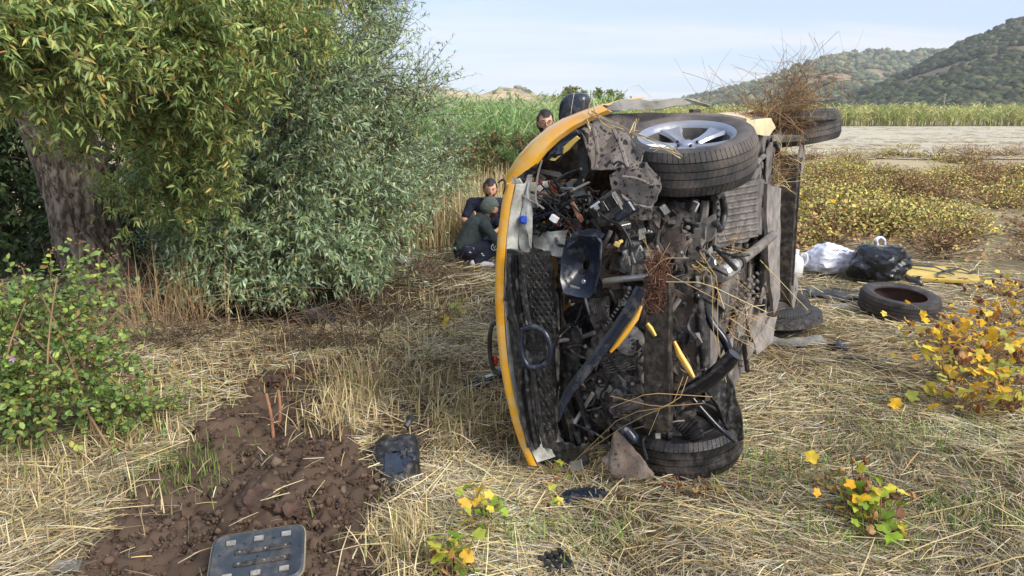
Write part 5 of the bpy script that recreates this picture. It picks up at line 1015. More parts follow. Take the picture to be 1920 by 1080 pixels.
part('starter_motor', 'metal_dusty', MB().tube(PX([(1152, 772), (1158, 768), (1200, 748), (1206, 745)], -.29), [.03, .036, .036, .024], 16, 3), smooth=40)
part('oil_filter', 'plastic_bluish', MB().tube(PX([(1168, 800), (1172, 806), (1188, 826), (1190, 829)], -.30), [.03, .034, .034, .02], 16, 3), smooth=40)
px_plate('oil_sump', 'mud_sheet', [(1262, 540), (1300, 560), (1306, 640), (1296, 720), (1266, 740), (1262, 640)], -.19, .02, 3, .016, 9, 71)
px_plate('radiator_support', 'metal_dark', [(1036, 560), (1052, 552), (1060, 640), (1066, 740), (1076, 830), (1060, 836), (1046, 740), (1040, 640)], -.30, .025, 2, .012, 9, 72)
px_plate('radiator_support', 'metal_dark', [(1060, 556), (1200, 540), (1204, 556), (1130, 566), (1062, 572)], -.28, .025, 2, .012, 9, 73)
px_plate('intake_manifold', 'mud_sheet', [(1120, 470), (1150, 462), (1164, 500), (1160, 540), (1136, 548), (1122, 510)], -.27, .04, 3, .02, 12, 74)
for k in range(4): px_tube('intake_runner', 'metal_dusty', [(1196 + 10 * k, 560 + 3 * k, -.22), (1190 + 10 * k, 584, -.29), (1184 + 9 * k, 612, -.24)], -.25, .013, 9, 5)
px_plate('gearbox_bell', 'mud_sheet', [(1252, 430), (1284, 420), (1300, 444), (1288, 470), (1262, 480), (1246, 460)], -.24, .05, 3, .025, 12, 75)
for k in range(9): part('casting_rib', 'casting', MB().box(C(1172 + 8 * k, 478 + 10 * math.sin(k * 1.3), -.345), (.012, .008, .05), (rb0.uniform(-.6, .6), 0, 0), .2))
# --- loose wires, hoses, brackets, bolts and shards all through the bay
rb = random.Random(5)
for k in range(52):
    cx, cy = rb.gauss(1044, 26), rb.gauss(398, 17); pts = [(cx + rb.gauss(0, 24), cy + rb.gauss(0, 15), -.30 - rb.random() * .14) for _ in range(rb.randint(4, 6))]
    px_tube('wire', rb.choice(['wire_black'] * 15 + ['wire_red', 'wire_orange', 'wire_grey', 'wire_blue', 'wire_grey']), pts, -.3, rb.choice([.003, .004, .006]), 5, 5)
for pts in ([(1016, 300), (1008, 330), (1004, 370), (1010, 388)], [(962, 330), (980, 366), (1004, 380), (1020, 392)], [(1110, 390), (1140, 412), (1170, 432), (1184, 460)], [(1128, 410), (1160, 420), (1180, 450), (1180, 480)], [(1150, 310), (1158, 303), (1170, 308), (1176, 318)]): px_tube('wire', 'wire_grey' if pts[0][0] < 1100 else 'wire_black', pts, -.46, .0045, 5, 6)
part('blue_connector', 'blue_plastic', MB().box(C(982, 412, -.46), (.03, .035, .035)).tube([C(982, 412, -.50), C(982, 412, -.46)], .012, 10)); part('white_connector', 'white_plastic', MB().box(C(1039, 410, -.44), (.025, .035, .03), (.5, .2, 0)))
part('bulb_holder', 'yellow_plastic', MB().box(C(1157, 458, -.42), (.02, .026, .02), (.4, 0, .3)).tube([C(1160, 455, -.42), C(1166, 452, -.40)], .008, 8))
BAY = [(985, 330), (1080, 320), (1200, 400), (1300, 380), (1340, 470), (1330, 560), (1300, 700), (1260, 820), (1100, 860), (1010, 830), (1040, 620), (1000, 470)]
def bay_pt():
    while True:
        x, y = rb.uniform(985, 1345), rb.uniform(330, 850)
        if bool(inpoly(x, y, BAY)): return x, y
mats = ['plastic_black'] * 4 + ['bay_black'] * 4 + ['metal_dusty'] * 5 + ['metal_dark'] * 4 + ['plastic_gloss'] * 2 + ['metal_bright', 'casting', 'casting', 'plastic_bluish', 'mud_sheet', 'mud_sheet', 'primer_white']
for k in range(110):
    x, y = bay_pt(); u = rb.uniform(-.36, -.2); n = rb.randint(4, 6); a0 = rb.uniform(0, 6.28); r = rb.uniform(5, 18)
    px_plate(rb.choice(['bracket', 'metal_shard', 'mount_plate']), rb.choice(mats), [(x + r * rb.uniform(.5, 1.1) * math.cos(a0 + 6.283 * i / n) * rb.choice([1, .5]), y + r * rb.uniform(.5, 1.2) * math.sin(a0 + 6.283 * i / n), u + rb.uniform(-.04, .04)) for i in range(n)], u, .007, 1, .012, 14, k)
for k in range(84):
    x, y = bay_pt(); a = rb.uniform(0, 6.28); L_ = rb.uniform(25, 75); u = rb.uniform(-.38, -.2)
    px_tube('hose', rb.choice(['plastic_black'] * 4 + ['metal_dusty', 'metal_dusty', 'plastic_gloss', 'metal_dark', 'metal_bright']), [(x, y, u), (x + L_ * .4 * math.cos(a) + rb.gauss(0, 9), y + L_ * .4 * math.sin(a) + rb.gauss(0, 9), u + rb.gauss(0, .03)), (x + L_ * math.cos(a), y + L_ * math.sin(a), u + rb.gauss(0, .03))], u, rb.uniform(.003, .012), 7, 5)
for k in range(60):
    x, y = bay_pt(); part(rb.choice(['mount_block', 'connector', 'valve_box']), rb.choice(mats), MB().box(C(x, y, rb.uniform(-.34, -.2)), (rb.uniform(.012, .05), rb.uniform(.012, .05), rb.uniform(.012, .06)), (rb.uniform(0, 3), rb.uniform(0, 3), rb.uniform(0, 3))))
for k in range(46):
    x, y = bay_pt(); M_ = Matrix.Translation(C(x, y, rb.uniform(-.40, -.28))) @ Matrix.Rotation(R(-90) + rb.gauss(0, .4), 4, 'Y') @ Matrix.Rotation(rb.gauss(0, .4), 4, 'X')
    part('bolt', rb.choice(['metal_bright', 'metal_dusty', 'metal_dark']), MB().lathe([(0, .008), (.006, .008), (.007, .003), (.010, .002), (.010, -.002), (0, -.006)], 8, M_))

# ------------------------------------------------------------------ straw and roots caught on the car (each rests on the car, not part of it)
def strands(name, lines, u, r, pal, label, n=1, jit=0):
    P = []; rad = []
    for ln in lines:
        for _ in range(n):
            pts = [MC @ (C(p[0] + random.gauss(0, jit), p[1] + random.gauss(0, jit), p[2] if len(p) > 2 else u)) for p in ln]; t = np.linspace(0, len(pts) - 1, 8)
            A = np.array(pts); P.append(np.stack([np.interp(t, range(len(pts)), A[:, j]) for j in range(3)], -1)); rad.append([r * random.uniform(.7, 1.2)] * 8)
    N = len(P); return stuff(name, prisms(np.array(P), np.array(rad), pick(pal, N)), 'stem_col', label, 'straw')
STR = [(204, 176, 128), (180, 150, 104), (216, 196, 150)]
strands('stalks_on_wheel', [[(1112, 208, -.3), (1150, 230, -.45), (1190, 250, -.5), (1250, 275, -.5), (1275, 292, -.5)], [(1110, 185, -.3), (1114, 212, -.32), (1140, 240, -.4), (1200, 254, -.5)], [(1180, 252, -.5), (1195, 228, -.45), (1198, 222, -.45)], [(1100, 222, -.35), (1104, 250, -.4)], [(1225, 282, -.5), (1260, 276, -.5), (1262, 281, -.5)]], -.45, .0026, [(206, 190, 160), (186, 164, 130)], 'pale broken stalks lying across the upper front wheel and fender', 3, 4)
strands('stalks_on_front', [[(1096, 845, -.6), (1180, 790, -.64), (1250, 745, -.6), (1286, 700, -.5)], [(1160, 752, -.6), (1220, 736, -.6), (1310, 740, -.55)], [(1120, 860, -.5), (1130, 890, -.5)], [(1212, 760, -.55), (1208, 820, -.5)], [(1338, 470, -.5), (1330, 530, -.5), (1336, 600, -.4), (1360, 700, -.4)], [(1250, 505, -.5), (1320, 540, -.5), (1440, 590, -.2)], [(1370, 608, -.4), (1400, 640, -.3), (1420, 650, -.3)], [(1280, 470, -.45), (1240, 500, -.5), (1216, 510, -.5)], [(1216, 446, -.5), (1228, 470, -.45), (1250, 500, -.45)], [(1500, 560, .6), (1440, 500, .2)], [(1500, 700, .3), (1440, 640, .2), (1410, 600, 0)]], -.5, .0016, STR, 'dry stalks hanging over the torn front of the car', 2, 14)
part('side_lamp_frame', 'plastic_black', MB().tube([C(p[0], p[1], -.30) for p in ((936, 604), (922, 612), (918, 650), (924, 690), (938, 702))], [.010, .012, .012, .012, .01], 8, 4), smooth=50)
sl_ = part('side_lamp', 'red_lens', MB().ico(C(928, 676, -.28), .024, 2, .1, (.6, .7, 1.3)), smooth=50)
def tangle(name, ells, N, r, pal, L, label, bend=.25, upb=0):
    k = rng.integers(0, len(ells), N); c = np.array([e[0] for e in ells])[k]; rr = np.array([e[1] for e in ells])[k]
    p = c + rng.normal(0, .45, (N, 3)) * rr; d = unit(rng.normal(size=(N, 3)) + np.array([0, 0, upb])); LL = rng.uniform(*L, N); t = np.linspace(-.5, .5, 7)
    e2 = unit(np.cross(d, rng.normal(size=(N, 3)))); P = p[:, None] + d[:, None] * (t[None, :, None] * LL[:, None, None]) + e2[:, None] * ((bend * LL * rng.normal(0, 1, N))[:, None, None] * (t ** 2 * 4)[None, :, None])
    return stuff(name, prisms(P, np.full((N, 7), r) * np.linspace(1, .5, 7)[None], pick(pal, N)), 'stem_col', label, 'stems')
TB = [(124, 98, 76), (150, 122, 94), (98, 76, 60), (176, 148, 112)]
tangle('stem_tangle', [(tuple(at(1490, 200, 5.25)), (.16, .15, .16)), (tuple(at(1500, 170, 5.35)), (.18, .15, .15)), (tuple(at(1480, 225, 5.2)), (.12, .1, .13)), (tuple(at(1430, 205, 5.1)), (.2, .12, .08))], 520, .0018, TB, (.12, .42), 'bushy tangle of dry brown stems caught on the rear wheel', .22, .35)
tangle('stem_spray', [(tuple(at(1370, 185, 5.0)), (.3, .15, .07)), (tuple(at(1540, 140, 5.4)), (.2, .15, .09)), (tuple(at(1480, 150, 5.3)), (.3, .15, .1))], 80, .0014, TB, (.3, .8), 'thin dry stems arching above the tangle against the sky', .16, .3)
tangle('root_clump', [(tuple(at(1232, 518, 3.0)), (.05, .03, .085)), (tuple(at(1236, 490, 3.02)), (.045, .03, .05)), (tuple(at(1228, 560, 3.0)), (.05, .02, .05))], 700, .0014, [(112, 82, 68), (90, 64, 54), (134, 102, 86)], (.02, .06), 'brown fibrous roots packed on top of the crash beam', .5)
tangle('straw_in_axle', [(tuple(at(1450, 300, 5.0)), (.1, .1, .12)), (tuple(at(1446, 330, 4.9)), (.08, .08, .1))], 160, .0022, TB + STR, (.1, .35), 'dry grass jammed between the rear wheel and the axle beam', .3)
tangle('straw_under_floor', [(tuple(at(1375, 590, 3.9)), (.12, .12, .14)), (tuple(at(1345, 480, 3.6)), (.06, .06, .2)), (tuple(at(1320, 500, 3.4)), (.12, .06, .14))], 150, .0022, TB + STR, (.1, .32), 'dry grass hanging on the dusty underside of the car', .3)
# ------------------------------------------------------------------ people
def head_fn(th, ph):
    """th: angle around (0 = face, -Y), ph: latitude; returns point in head frame"""
    x, y, z = math.sin(th) * math.cos(ph), -math.cos(th) * math.cos(ph), math.sin(ph)
    px, py, pz = x * .076, y * .096, z * .118
    if z < 0: px *= 1 - .30 * (-z) ** 1.6; py *= 1 - .12 * (-z) if y > 0 else 1 - .02 * (-z)
    if y > 0 and z < -.2: py *= max(.25, 1 - 1.1 * (-z - .2))
    f = max(0, -y)
    py -= f * (.024 * math.exp(-(px / .011) ** 2 - ((pz + .010) / .020) ** 2) + .010 * math.exp(-(px / .010) ** 2 - ((pz - .015) / .02) ** 2))
    py += f * .010 * (math.exp(-((px - .031) / .015) ** 2 - ((pz - .016) / .012) ** 2) + math.exp(-((px + .031) / .015) ** 2 - ((pz - .016) / .012) ** 2))
    py -= f * (.006 * math.exp(-(px / .022) ** 2 - ((pz + .052) / .010) ** 2) + .009 * math.exp(-(px / .02) ** 2 - ((pz + .095) / .016) ** 2) + .005 * math.exp(-((pz - .036) / .01) ** 2))
    return Vector((px, py, pz))
def head_grid(off=0, mask=None, nu=44, nv=30, amp=0):
    m = MB(); b = m.b; vs_ = {}
    for j in range(nv + 1):
        for i in range(nu):
            th = -math.pi + 2 * math.pi * i / nu; ph = -math.pi / 2 + math.pi * j / nv; p = head_fn(th, max(min(ph, 1.565), -1.565))
            n = p.normalized(); p2 = p + n * (off + amp * noise.noise(p * 60)); vs_[i, j] = (b.verts.new(p2), th, ph, p)
    for j in range(nv):
        for i in range(nu):
            q = [vs_[i, j], vs_[(i + 1) % nu, j], vs_[(i + 1) % nu, j + 1], vs_[i, j + 1]]
            if mask and not all(mask(k[1], k[2], k[3]) for k in q): continue
            b.faces.new([k[0] for k in q])
    for v in [v for v in b.verts if not v.link_faces]: b.verts.remove(v)
    return m
def head_parts(person, Mh, hair=True, beard=True, glasses=False, cap=False):
    def put(m, name, mat):
        bmesh.ops.transform(m.b, matrix=Mh, verts=m.b.verts); return m.build(name, mat, person, 60)
    if hair: put(head_grid(.010, lambda t, p, q: (q.z > .062 - .012 * math.cos(3 * t)) if abs(t) < 1.0 else (q.z > .0 if abs(t) < 1.5 else q.z > -.055), amp=.006), 'hair', 'hair')
    if beard: put(head_grid(.005, lambda t, p, q: abs(t) < 1.75 and q.z < -.028 - .0 and q.z > -.118 and not (abs(q.x) < .020 and -.064 < q.z < -.044) and (q.z < -.036 or abs(t) > .55), amp=.003), 'beard', 'beard')
    for s in (-1, 1):
        put(MB().ico((s * .031, -.0835, .014), .0085, 2), 'eyeball', 'eye_white'); put(MB().ico((s * .031, -.0915, .013), .0052, 2), 'iris', 'eye')
        put(MB().tube([(s * .016, -.098, .031), (s * .032, -.099, .036), (s * .05, -.088, .030)], [.004, .0045, .002], 6, 3), 'eyebrow', 'hair')
        put(MB().ico((s * .079, .010, .0), .03, 2, .15, (.28, .6, 1), 2), 'ear', 'skin')
    put(MB().tube([(-.02, -.100, -.053), (0, -.105, -.051), (.02, -.100, -.053)], [.002, .005, .002], 6, 3), 'lips', 'lips')
    if glasses:
        m = MB()
        for s in (-1, 1):
            m.tube([(s * .033 + .024 * math.cos(a), -.108, .012 + .018 * math.sin(a)) for a in np.linspace(0, 6.283, 17)], .0022, 5); m.tube([(s * .056, -.107, .018), (s * .079, -.02, .016), (s * .08, .02, .006)], .002, 5)
        m.tube([(-.01, -.110, .016), (.01, -.110, .016)], .002, 5); put(m, 'glasses', 'plastic_black')
def person(name_label, loc, yaw, bones, head_c, head_rot, hands, extra_bones=()):
    t = empty('person', loc, yaw); tag(t, name_label, 'person')
    Mh = Matrix.Translation(head_c) @ head_rot
    def ex(m):
        h = head_grid(); bmesh.ops.recalc_face_normals(h.b, faces=h.b.faces); bmesh.ops.transform(h.b, matrix=Mh, verts=h.b.verts); m.add(h.b)
    fb = []
    for (wr, d, side, curl) in hands:
        wr, d, side = Vector(wr), Vector(d).normalized(), Vector(side).normalized(); nrm = d.cross(side).normalized()
        pc = wr + d * .05; fb += [(wr, .024, pc, .030), (pc - side * .018, .022, pc + side * .018, .022), (pc + d * .03 - side * .022, .017, pc + d * .03 + side * .022, .017)]
        for k, (o, L) in enumerate(((-.030, .055), (-.010, .068), (.010, .064), (.029, .05))):
            b0 = pc + d * .04 + side * o; b1 = b0 + d * L * .55 + nrm * curl * .014; b2 = b1 + (d * .7 + nrm * curl).normalized() * L * .5; fb += [(b0, .0095, b1, .009), (b1, .009, b2, .0075)]
        th = pc - side * .026; fb += [(th, .012, th + (d * .6 - side).normalized() * .035, .0105), (th + (d * .6 - side).normalized() * .035, .0105, th + (d * .9 - side * .6).normalized() * .062, .0085)]
    link('body', fused(list(bones) + fb, .0105, 2, ex), 'skin', t, 180); return t, Mh
def cloth(t, name, mat, bones, vox=.015, wr=.006, fr=22, seed=0):
    me = fused(bones, vox, 3)
    for v in me.vertices: v.co += noise.noise_vector(v.co * fr + Vector((seed, 0, 0))) * wr
    return link(name, me, mat, t, 180)
def mirror_y(b): return [tuple(Vector((p.x, -p.y, p.z)) if isinstance(p, Vector) else p for p in q) for q in b]
V = Vector
# squatting man, hooded sweatshirt and beanie, faces the car (local +X)
g = G(884, 497)
hip, chest, neck, hd = V((-.06, 0, .19)), V((.06, 0, .42)), V((.15, 0, .53)), V((.215, 0, .635))
knL, knR = V((.31, .15, .27)), V((.30, -.13, .25)); ftL, ftR = V((.10, .16, .06)), V((.03, -.15, .06))
shL, shR = V((.12, .17, .46)), V((.12, -.17, .46)); elL, elR = V((.27, .2, .30)), V((.24, -.22, .29)); haL, haR = V((.40, .10, .30)), V((.40, -.08, .29))
legs = [(hip + V((0, .08, 0)), .075, knL, .05), (knL, .048, ftL, .034), (hip - V((0, .08, 0)), .075, knR, .05), (knR, .048, ftR, .034)]
arms = [(shL, .042, elL, .034), (elL, .033, haL, .024), (shR, .042, elR, .034), (elR, .033, haR, .024)]
t, Mh = person('person squatting in dark hoodie, navy trousers and grey beanie, back turned', g, R(18), legs + arms + [(hip, .11, chest, .12), (chest, .10, neck, .055), (neck, .05, hd - V((.01, 0, .07)), .05), (shL, .05, shR, .05)], hd, Matrix.Rotation(R(12), 4, 'Z') @ Matrix.Rotation(R(90), 4, 'Z') @ Matrix.Rotation(R(14), 4, 'X'), [(haL, (1, -.3, -.2), (0, 1, 0), .5), (haR, (1, .3, -.2), (0, 1, 0), .5)])
cloth(t, 'hoodie', 'cloth_hoodie', [(hip + V((-.01, 0, .02)), .135, chest, .145), (chest, .14, neck - V((0, 0, .02)), .08), (shL, .07, shR, .07), (shL, .062, elL, .05), (elL, .05, haL - V((.03, 0, 0)), .036), (shR, .062, elR, .05), (elR, .05, haR - V((.03, 0, 0)), .036), (neck - V((.07, 0, .03)), .05, neck - V((.05, 0, -.01)), .055)], seed=1)
cloth(t, 'trousers', 'cloth_trousers', [(hip - V((.02, 0, .03)), .125, hip + V((.03, 0, -.02)), .12)] + [(a, r0 + .022, b, r1 + .020) for a, r0, b, r1 in legs], seed=2)
bm2 = head_grid(.014, lambda a, b, q: q.z > (.03 if abs(a) < 1.3 else -.02 if abs(a) < 1.8 else -.06), amp=.004); bmesh.ops.transform(bm2.b, matrix=Mh, verts=bm2.b.verts); bm2.build('beanie', 'cloth_beanie', t, 60)
head_parts(t, Mh, hair=False, beard=True)
for f, dr, mt in ((ftL, V((1, .1, 0)), 'shoe'), (ftR, V((.9, -.35, 0)).normalized(), 'shoe')):
    dr = dr.normalized(); cloth(t, 'shoe', mt, [(V((f.x, f.y, .045)) - dr * .05, .042, V((f.x, f.y, .04)) + dr * .08, .038), (V((f.x, f.y, .038)) + dr * .08, .038, V((f.x, f.y, .032)) + dr * .16, .028)], .009, .001, 10)
kp = V((.20, -.215, .235)); m = MB()
m.tube([kp + V((.035 * math.cos(a), -.018, .035 * math.sin(a))) for a in np.linspace(0, 6.283, 21)], .0035, 5); m.tube([kp + V((-.016, -.019, .02)), kp + V((0, -.02, -.02)), kp + V((.016, -.019, .02))], .0035, 5); m.build('printed_emblem', 'white_plastic', t)
for q in (V((-.07, -.215, .19)), V((.06, -.235, .17)), V((.075, -.235, .15))): MB().box(q, (.022, .004, .010), (0, .3, 0)).build('printed_mark', 'white_plastic', t)
# crouching man in navy shirt, faces the camera (local -Y)
g = G(915, 492); g = V((at(917, 480, 8.75).x, 8.75, float(gh(-.25, 8.75))))
hip, chest, neck, hd = V((.0, .14, .26)), V((0, .0, .54)), V((.01, -.06, .68)), V((.03, -.11, .80))
shL, shR = V((.20, -.02, .62)), V((-.20, .0, .62)); elL, elR = V((.25, -.12, .40)), V((-.29, -.06, .42)); haL, haR = V((.12, -.32, .34)), V((-.13, -.27, .36))
kL, kR = V((.16, -.18, .40)), V((-.14, -.06, .12)); fL, fR = V((.14, -.10, .06)), V((-.13, .32, .06))
legs = [(hip + V((.08, 0, 0)), .085, kL, .056), (kL, .052, fL, .04), (hip - V((.08, 0, 0)), .085, kR, .056), (kR, .052, fR, .04)]
arms = [(shL, .045, elL, .036), (elL, .036, haL, .026), (shR, .045, elR, .036), (elR, .036, haR, .026)]
t, Mh = person('bearded person crouching in navy short-sleeved shirt with red sleeve badge', g, R(-4), legs + arms + [(hip, .12, chest, .13), (chest, .11, neck, .06), (neck, .055, hd - V((0, -.02, .08)), .055), (shL, .05, shR, .05)], hd, Matrix.Rotation(R(10), 4, 'Z') @ Matrix.Rotation(R(14), 4, 'X'), [(haL, (-.6, -1, -.3), (0, 0, 1), .6), (haR, (.6, -1, -.3), (0, 0, -1), -.6)])
cloth(t, 'shirt', 'cloth_navy', [(hip, .14, chest, .15), (chest, .13, neck - V((0, 0, .04)), .075), (shL, .07, shR, .07), (shL, .064, shL.lerp(elL, .7), .056), (shR, .064, shR.lerp(elR, .7), .056)], seed=3)
cloth(t, 'trousers', 'cloth_trousers', [(hip - V((0, .0, .04)), .14, hip, .13)] + [(a, r0 + .022, b, r1 + .022) for a, r0, b, r1 in legs], seed=4)
head_parts(t, Mh, True, True)
for f, dr in ((fL, V((0, -1, 0))), (fR, V((0, .2, 0)))): cloth(t, 'shoe', 'plastic_black', [(V((f.x, f.y, .045)), .045, V((f.x, f.y, .04)) + dr * .14, .036)], .009, .001, 10)
bd = shR + V((-.045, -.055, -.07)); m = MB().lathe([(0, .004), (.026, .003), (.026, -.004), (0, -.004)], 20, Matrix.Translation(bd) @ Matrix.Rotation(R(-28), 4, 'Z') @ Matrix.Rotation(R(80), 4, 'X')); bg_ = m.build('sleeve_badge', 'badge', t)
MB().box(bd + V((-.003, -.006, 0)), (.022, .003, .006), (0, 0, R(-28))).build('badge_mark', 'white_plastic', bg_)
# man with glasses standing behind the car
g = at(1021, 229, 7.4); gz = float(gh(g.x, 7.4)); t_h = g.z - gz
hip, chest, neck, hd = V((.24, .02, .92)), V((.19, .02, 1.24)), V((.06, .0, 1.43)), V((0, -.03, t_h))
shL, shR = V((.32, .02, 1.36)), V((-.04, .02, 1.31)); elL, elR = V((.46, .04, 1.08)), V((-.02, .04, 1.04)); haL, haR = V((.46, -.08, .84)), V((.02, -.08, .80))
legs = [(V((.33, .02, .88)), .085, V((.36, 0, .48)), .058), (V((.36, 0, .48)), .056, V((.37, .04, .09)), .042), (V((.15, .02, .88)), .085, V((.14, 0, .48)), .058), (V((.14, 0, .48)), .056, V((.13, .04, .09)), .042)]
arms = [(shL, .048, elL, .038), (elL, .037, haL, .027), (shR, .048, elR, .038), (elR, .037, haR, .027)]
t, Mh = person('bearded person with glasses standing behind the car, head and face showing', (g.x, 7.4, gz), R(6), legs + arms + [(hip, .12, chest, .135), (chest, .12, neck, .06), (neck, .056, hd - V((0, -.02, .08)), .056), (shL, .05, shR, .05)], hd, Matrix.Rotation(R(10), 4, 'X'), [(haL, (0, -.15, -1), (0, 1, 0), .4), (haR, (0, -.15, -1), (0, 1, 0), -.4)])
cloth(t, 'shirt', 'cloth_navy', [(hip, .145, chest, .155), (chest, .14, neck - V((0, 0, .05)), .075), (shL, .07, shR, .07), (shL, .066, shL.lerp(elL, .75), .058), (shR, .066, shR.lerp(elR, .75), .058)], seed=5)
cloth(t, 'trousers', 'cloth_trousers', [(V((.24, .02, .9)), .145, V((.24, .02, .82)), .13)] + [(a, r0 + .02, b, r1 + .022) for a, r0, b, r1 in legs], seed=6)
for s in (1, -1): cloth(t, 'shoe', 'plastic_black', [(V((.25 + .12 * s, .05, .045)), .046, V((.25 + .13 * s, -.12, .035)), .036)], .01, .001, 10)
head_parts(t, Mh, True, True, True)
# ------------------------------------------------------------------ loose things
# loose tyre
g = G(1696, 600); lt = wheel(None, Vector((g.x, g.y + .12, g.z + .115)), Vector((.04, -.10, 1)), 'rubber_loose', False, .315, .175, 'loose_tyre', 0, False); tag(lt, 'loose black tyre without a rim lying flat on the straw', 'tyre')
MB().lathe([(.206, .078), (.215, .076), (.226, .07), (.268, .072), (.282, 0), (.268, -.072), (.226, -.07), (.215, -.076), (.206, -.078), (.212, -.06), (.270, -.06), (.276, 0), (.270, .06), (.212, .06)], 60, None, True).build('inner_lining', pm('lining', lin(92, 66, 60), lin(66, 46, 42), 12, .8), lt, 50)
def bag(name, mat, label, cat, c, sq, r, amp, seed, fr=2.0, extra=None):
    m = MB().ico((0, 0, 0), r, 5, amp, sq, seed, fr)
    for v in m.b.verts:
        p = v.co.copy(); q = Vector((p.x * 5.5, p.y * 5.5, p.z * 9)) + noise.noise_vector(p * 6) * .7 + Vector((seed, seed * 2, 0)); d0 = noise.voronoi(q)[0]; d1 = noise.voronoi(q * 2.1)[0]
        v.co += p.normalized() * (-.045 * min(d0[1] - d0[0], .5) - .018 * min(d1[1] - d1[0], .5) + .03 * noise.noise(p * 4 + Vector((seed, 0, 0))))
        if v.co.z < -r * sq[2] * .62: v.co.z = -r * sq[2] * .62 + (v.co.z + r * sq[2] * .62) * .15
    e = empty(name, c); tag(e, label, cat); m.build('sack', mat, e, 28)
    if extra: extra(e)
    return e
g = G(1655, 535); 
def knot(e):
    m = MB(); pts = [Vector((-.06, -.05, .20)), Vector((-.09, -.06, .25)), Vector((-.05, -.05, .28)), Vector((.0, -.04, .25)), Vector((.02, -.03, .20))]; m.tube(pts, [.012, .02, .016, .02, .012], 6, 4); m.warp(.012, 20); m.build('handle', 'bag_white', e, 60)
    m = MB().plate([Vector((.20, -.16, -.10)), Vector((.30, -.20, -.08)), Vector((.36, -.22, -.17)), Vector((.27, -.24, -.2))], .006, 3, .03, 10, 3); m.build('gathered_end', 'bag_black', e, 60)
bag('black_bag', 'bag_black', 'bulging black plastic bag beside the white bag', 'bag', g + Vector((0, .12, .19)), (1.05, .85, .76), .29, .22, 4, 1.3, knot)
g = G(1556, 520)
def prints(e):
    for k, (x, z, mt) in enumerate(((-.04, .13, 'badge'), (.06, .12, 'wire_blue'), (.14, .10, 'badge'), (.0, .09, 'wire_blue'))):
        p = Vector((x, -.17 + .02 * k, z)); MB().tube([p, p + Vector((.02, -.004, .012)), p + Vector((.04, -.004, .0)), p + Vector((.055, 0, .015))], .004, 4, 4).build('printed_mark', mt, e)
bag('white_bag', 'bag_white', 'bulging white plastic bag left of the black bag', 'bag', g + Vector((.02, .12, .16)), (1.05, .8, .66), .27, .2, 9, 1.4, prints)
# rescue board
g = G(1752, 524); b = empty('rescue_board', g + Vector((.04, .0, .04)), R(-14)); b.rotation_euler = (R(5), 0, R(-14)); b.scale = (.9, 1, 1); tag(b, 'yellow plastic rescue board with black straps lying on the straw', 'board')
pts = []
for a in np.linspace(0, 2 * math.pi, 40)[:-1]:
    c_, s_ = math.cos(a), math.sin(a); pts.append((.37 * math.copysign(abs(c_) ** .45, c_) * (1 - .08 * s_), .24 * math.copysign(abs(s_) ** .5, s_), 0))
m = MB(); P = [[Vector((x * f, y * f, z)) for x, y, _ in pts] for f, z in ((.02, .03), (.8, .032), (.93, .042), (.99, .036), (1, .02), (.97, .0), (.5, -.005), (.02, -.005))]
m.grid(P, 0, True); bmesh.ops.recalc_face_normals(m.b, faces=m.b.faces); m.build('board', 'yellow_plastic', b, 50)
for k, pp in enumerate(([(-.36, .16, .06), (-.2, .1, .07), (-.05, .05, .08), (.08, -.04, .05), (.12, -.1, .05)], [(-.1, -.26, .03), (-.05, -.1, .05), (.06, .0, .055), (.14, .08, .05)], [(.1, .02, .05), (.22, .06, .07), (.32, .0, .05), (.38, .03, .05)])):
    P = []; 
    for i, p in enumerate(pp): P.append([Vector(p) + Vector((0, -.024, 0)), Vector(p) + Vector((0, .024, .004))])
    MB().grid(P, .004).build('strap', 'plastic_black', b, 60)
for sx in (-.28, -.05, .18):
    for sy in (-.19, .19): MB().box((sx, sy, .040), (.10, .022, .004), (0, 0, 0), .4).build('hand_hole', 'plastic_black', b)
# black sheet, paper, jug, shards
g = G(1570, 560); m = MB().plate([g + Vector(p) for p in [(-.36, .05, .03), (-.2, .2, .05), (.05, .22, .04), (.34, .1, .04), (.38, -.08, .03), (.1, -.2, .03), (-.2, -.16, .04)]], .008, 4, .035, 7, 3); tag(m.build('crumpled_sheet', 'tarp', None, 50), 'crumpled dark grey sheet on the ground between rear wheel and bags', 'sheet')
g = G(1572, 583); tag(MB().plate([g + Vector(p) for p in [(-.13, .0, .04), (-.02, .07, .05), (.14, .03, .05), (.10, -.05, .05), (-.06, -.06, .045)]], .003, 3, .015, 12, 5).build('torn_paper', 'paper', None, 50), 'torn pale paper beside the rear wheel', 'paper')
g = G(1490, 520); j = empty('water_jug', (g.x, g.y + .05, g.z)); tag(j, 'white plastic jug standing half hidden behind the rear axle beam', 'jug')
MB().lathe([(.0, .0), (.085, .0), (.095, .02), (.096, .16), (.08, .20), (.04, .235), (.035, .26), (0, .262)], 28).build('jug_body', 'white_plastic', j, 40); MB().lathe([(0, .25), (.042, .25), (.042, .285), (0, .287)], 20).build('lid', 'white_plastic', j, 40); MB().tube([(.05, -.03, .23), (.10, -.04, .25), (.115, -.05, .18), (.09, -.04, .12)], .011, 8, 5).build('handle', 'white_plastic', j, 60)
g = G(1490, 655); tag(MB().plate([g + Vector(p) for p in [(-.22, .1, .10), (-.05, .06, .06), (.22, .12, .07), (.26, .08, .02), (.05, -.02, .02), (-.2, .02, .03)]], .006, 3, .015, 9, 6).build('bumper_piece', 'sheet_grey', None, 50), 'pale grey bumper piece under the lower rear wheel', 'car part')
g = G(1572, 656); tag(MB().ico(g + Vector((0, 0, .025)), .07, 3, .5, (1.1, .8, .4), 4).build('black_fragment', 'plastic_gloss', None, 35), 'small glossy black fragment on the straw below the loose tyre', 'car part')
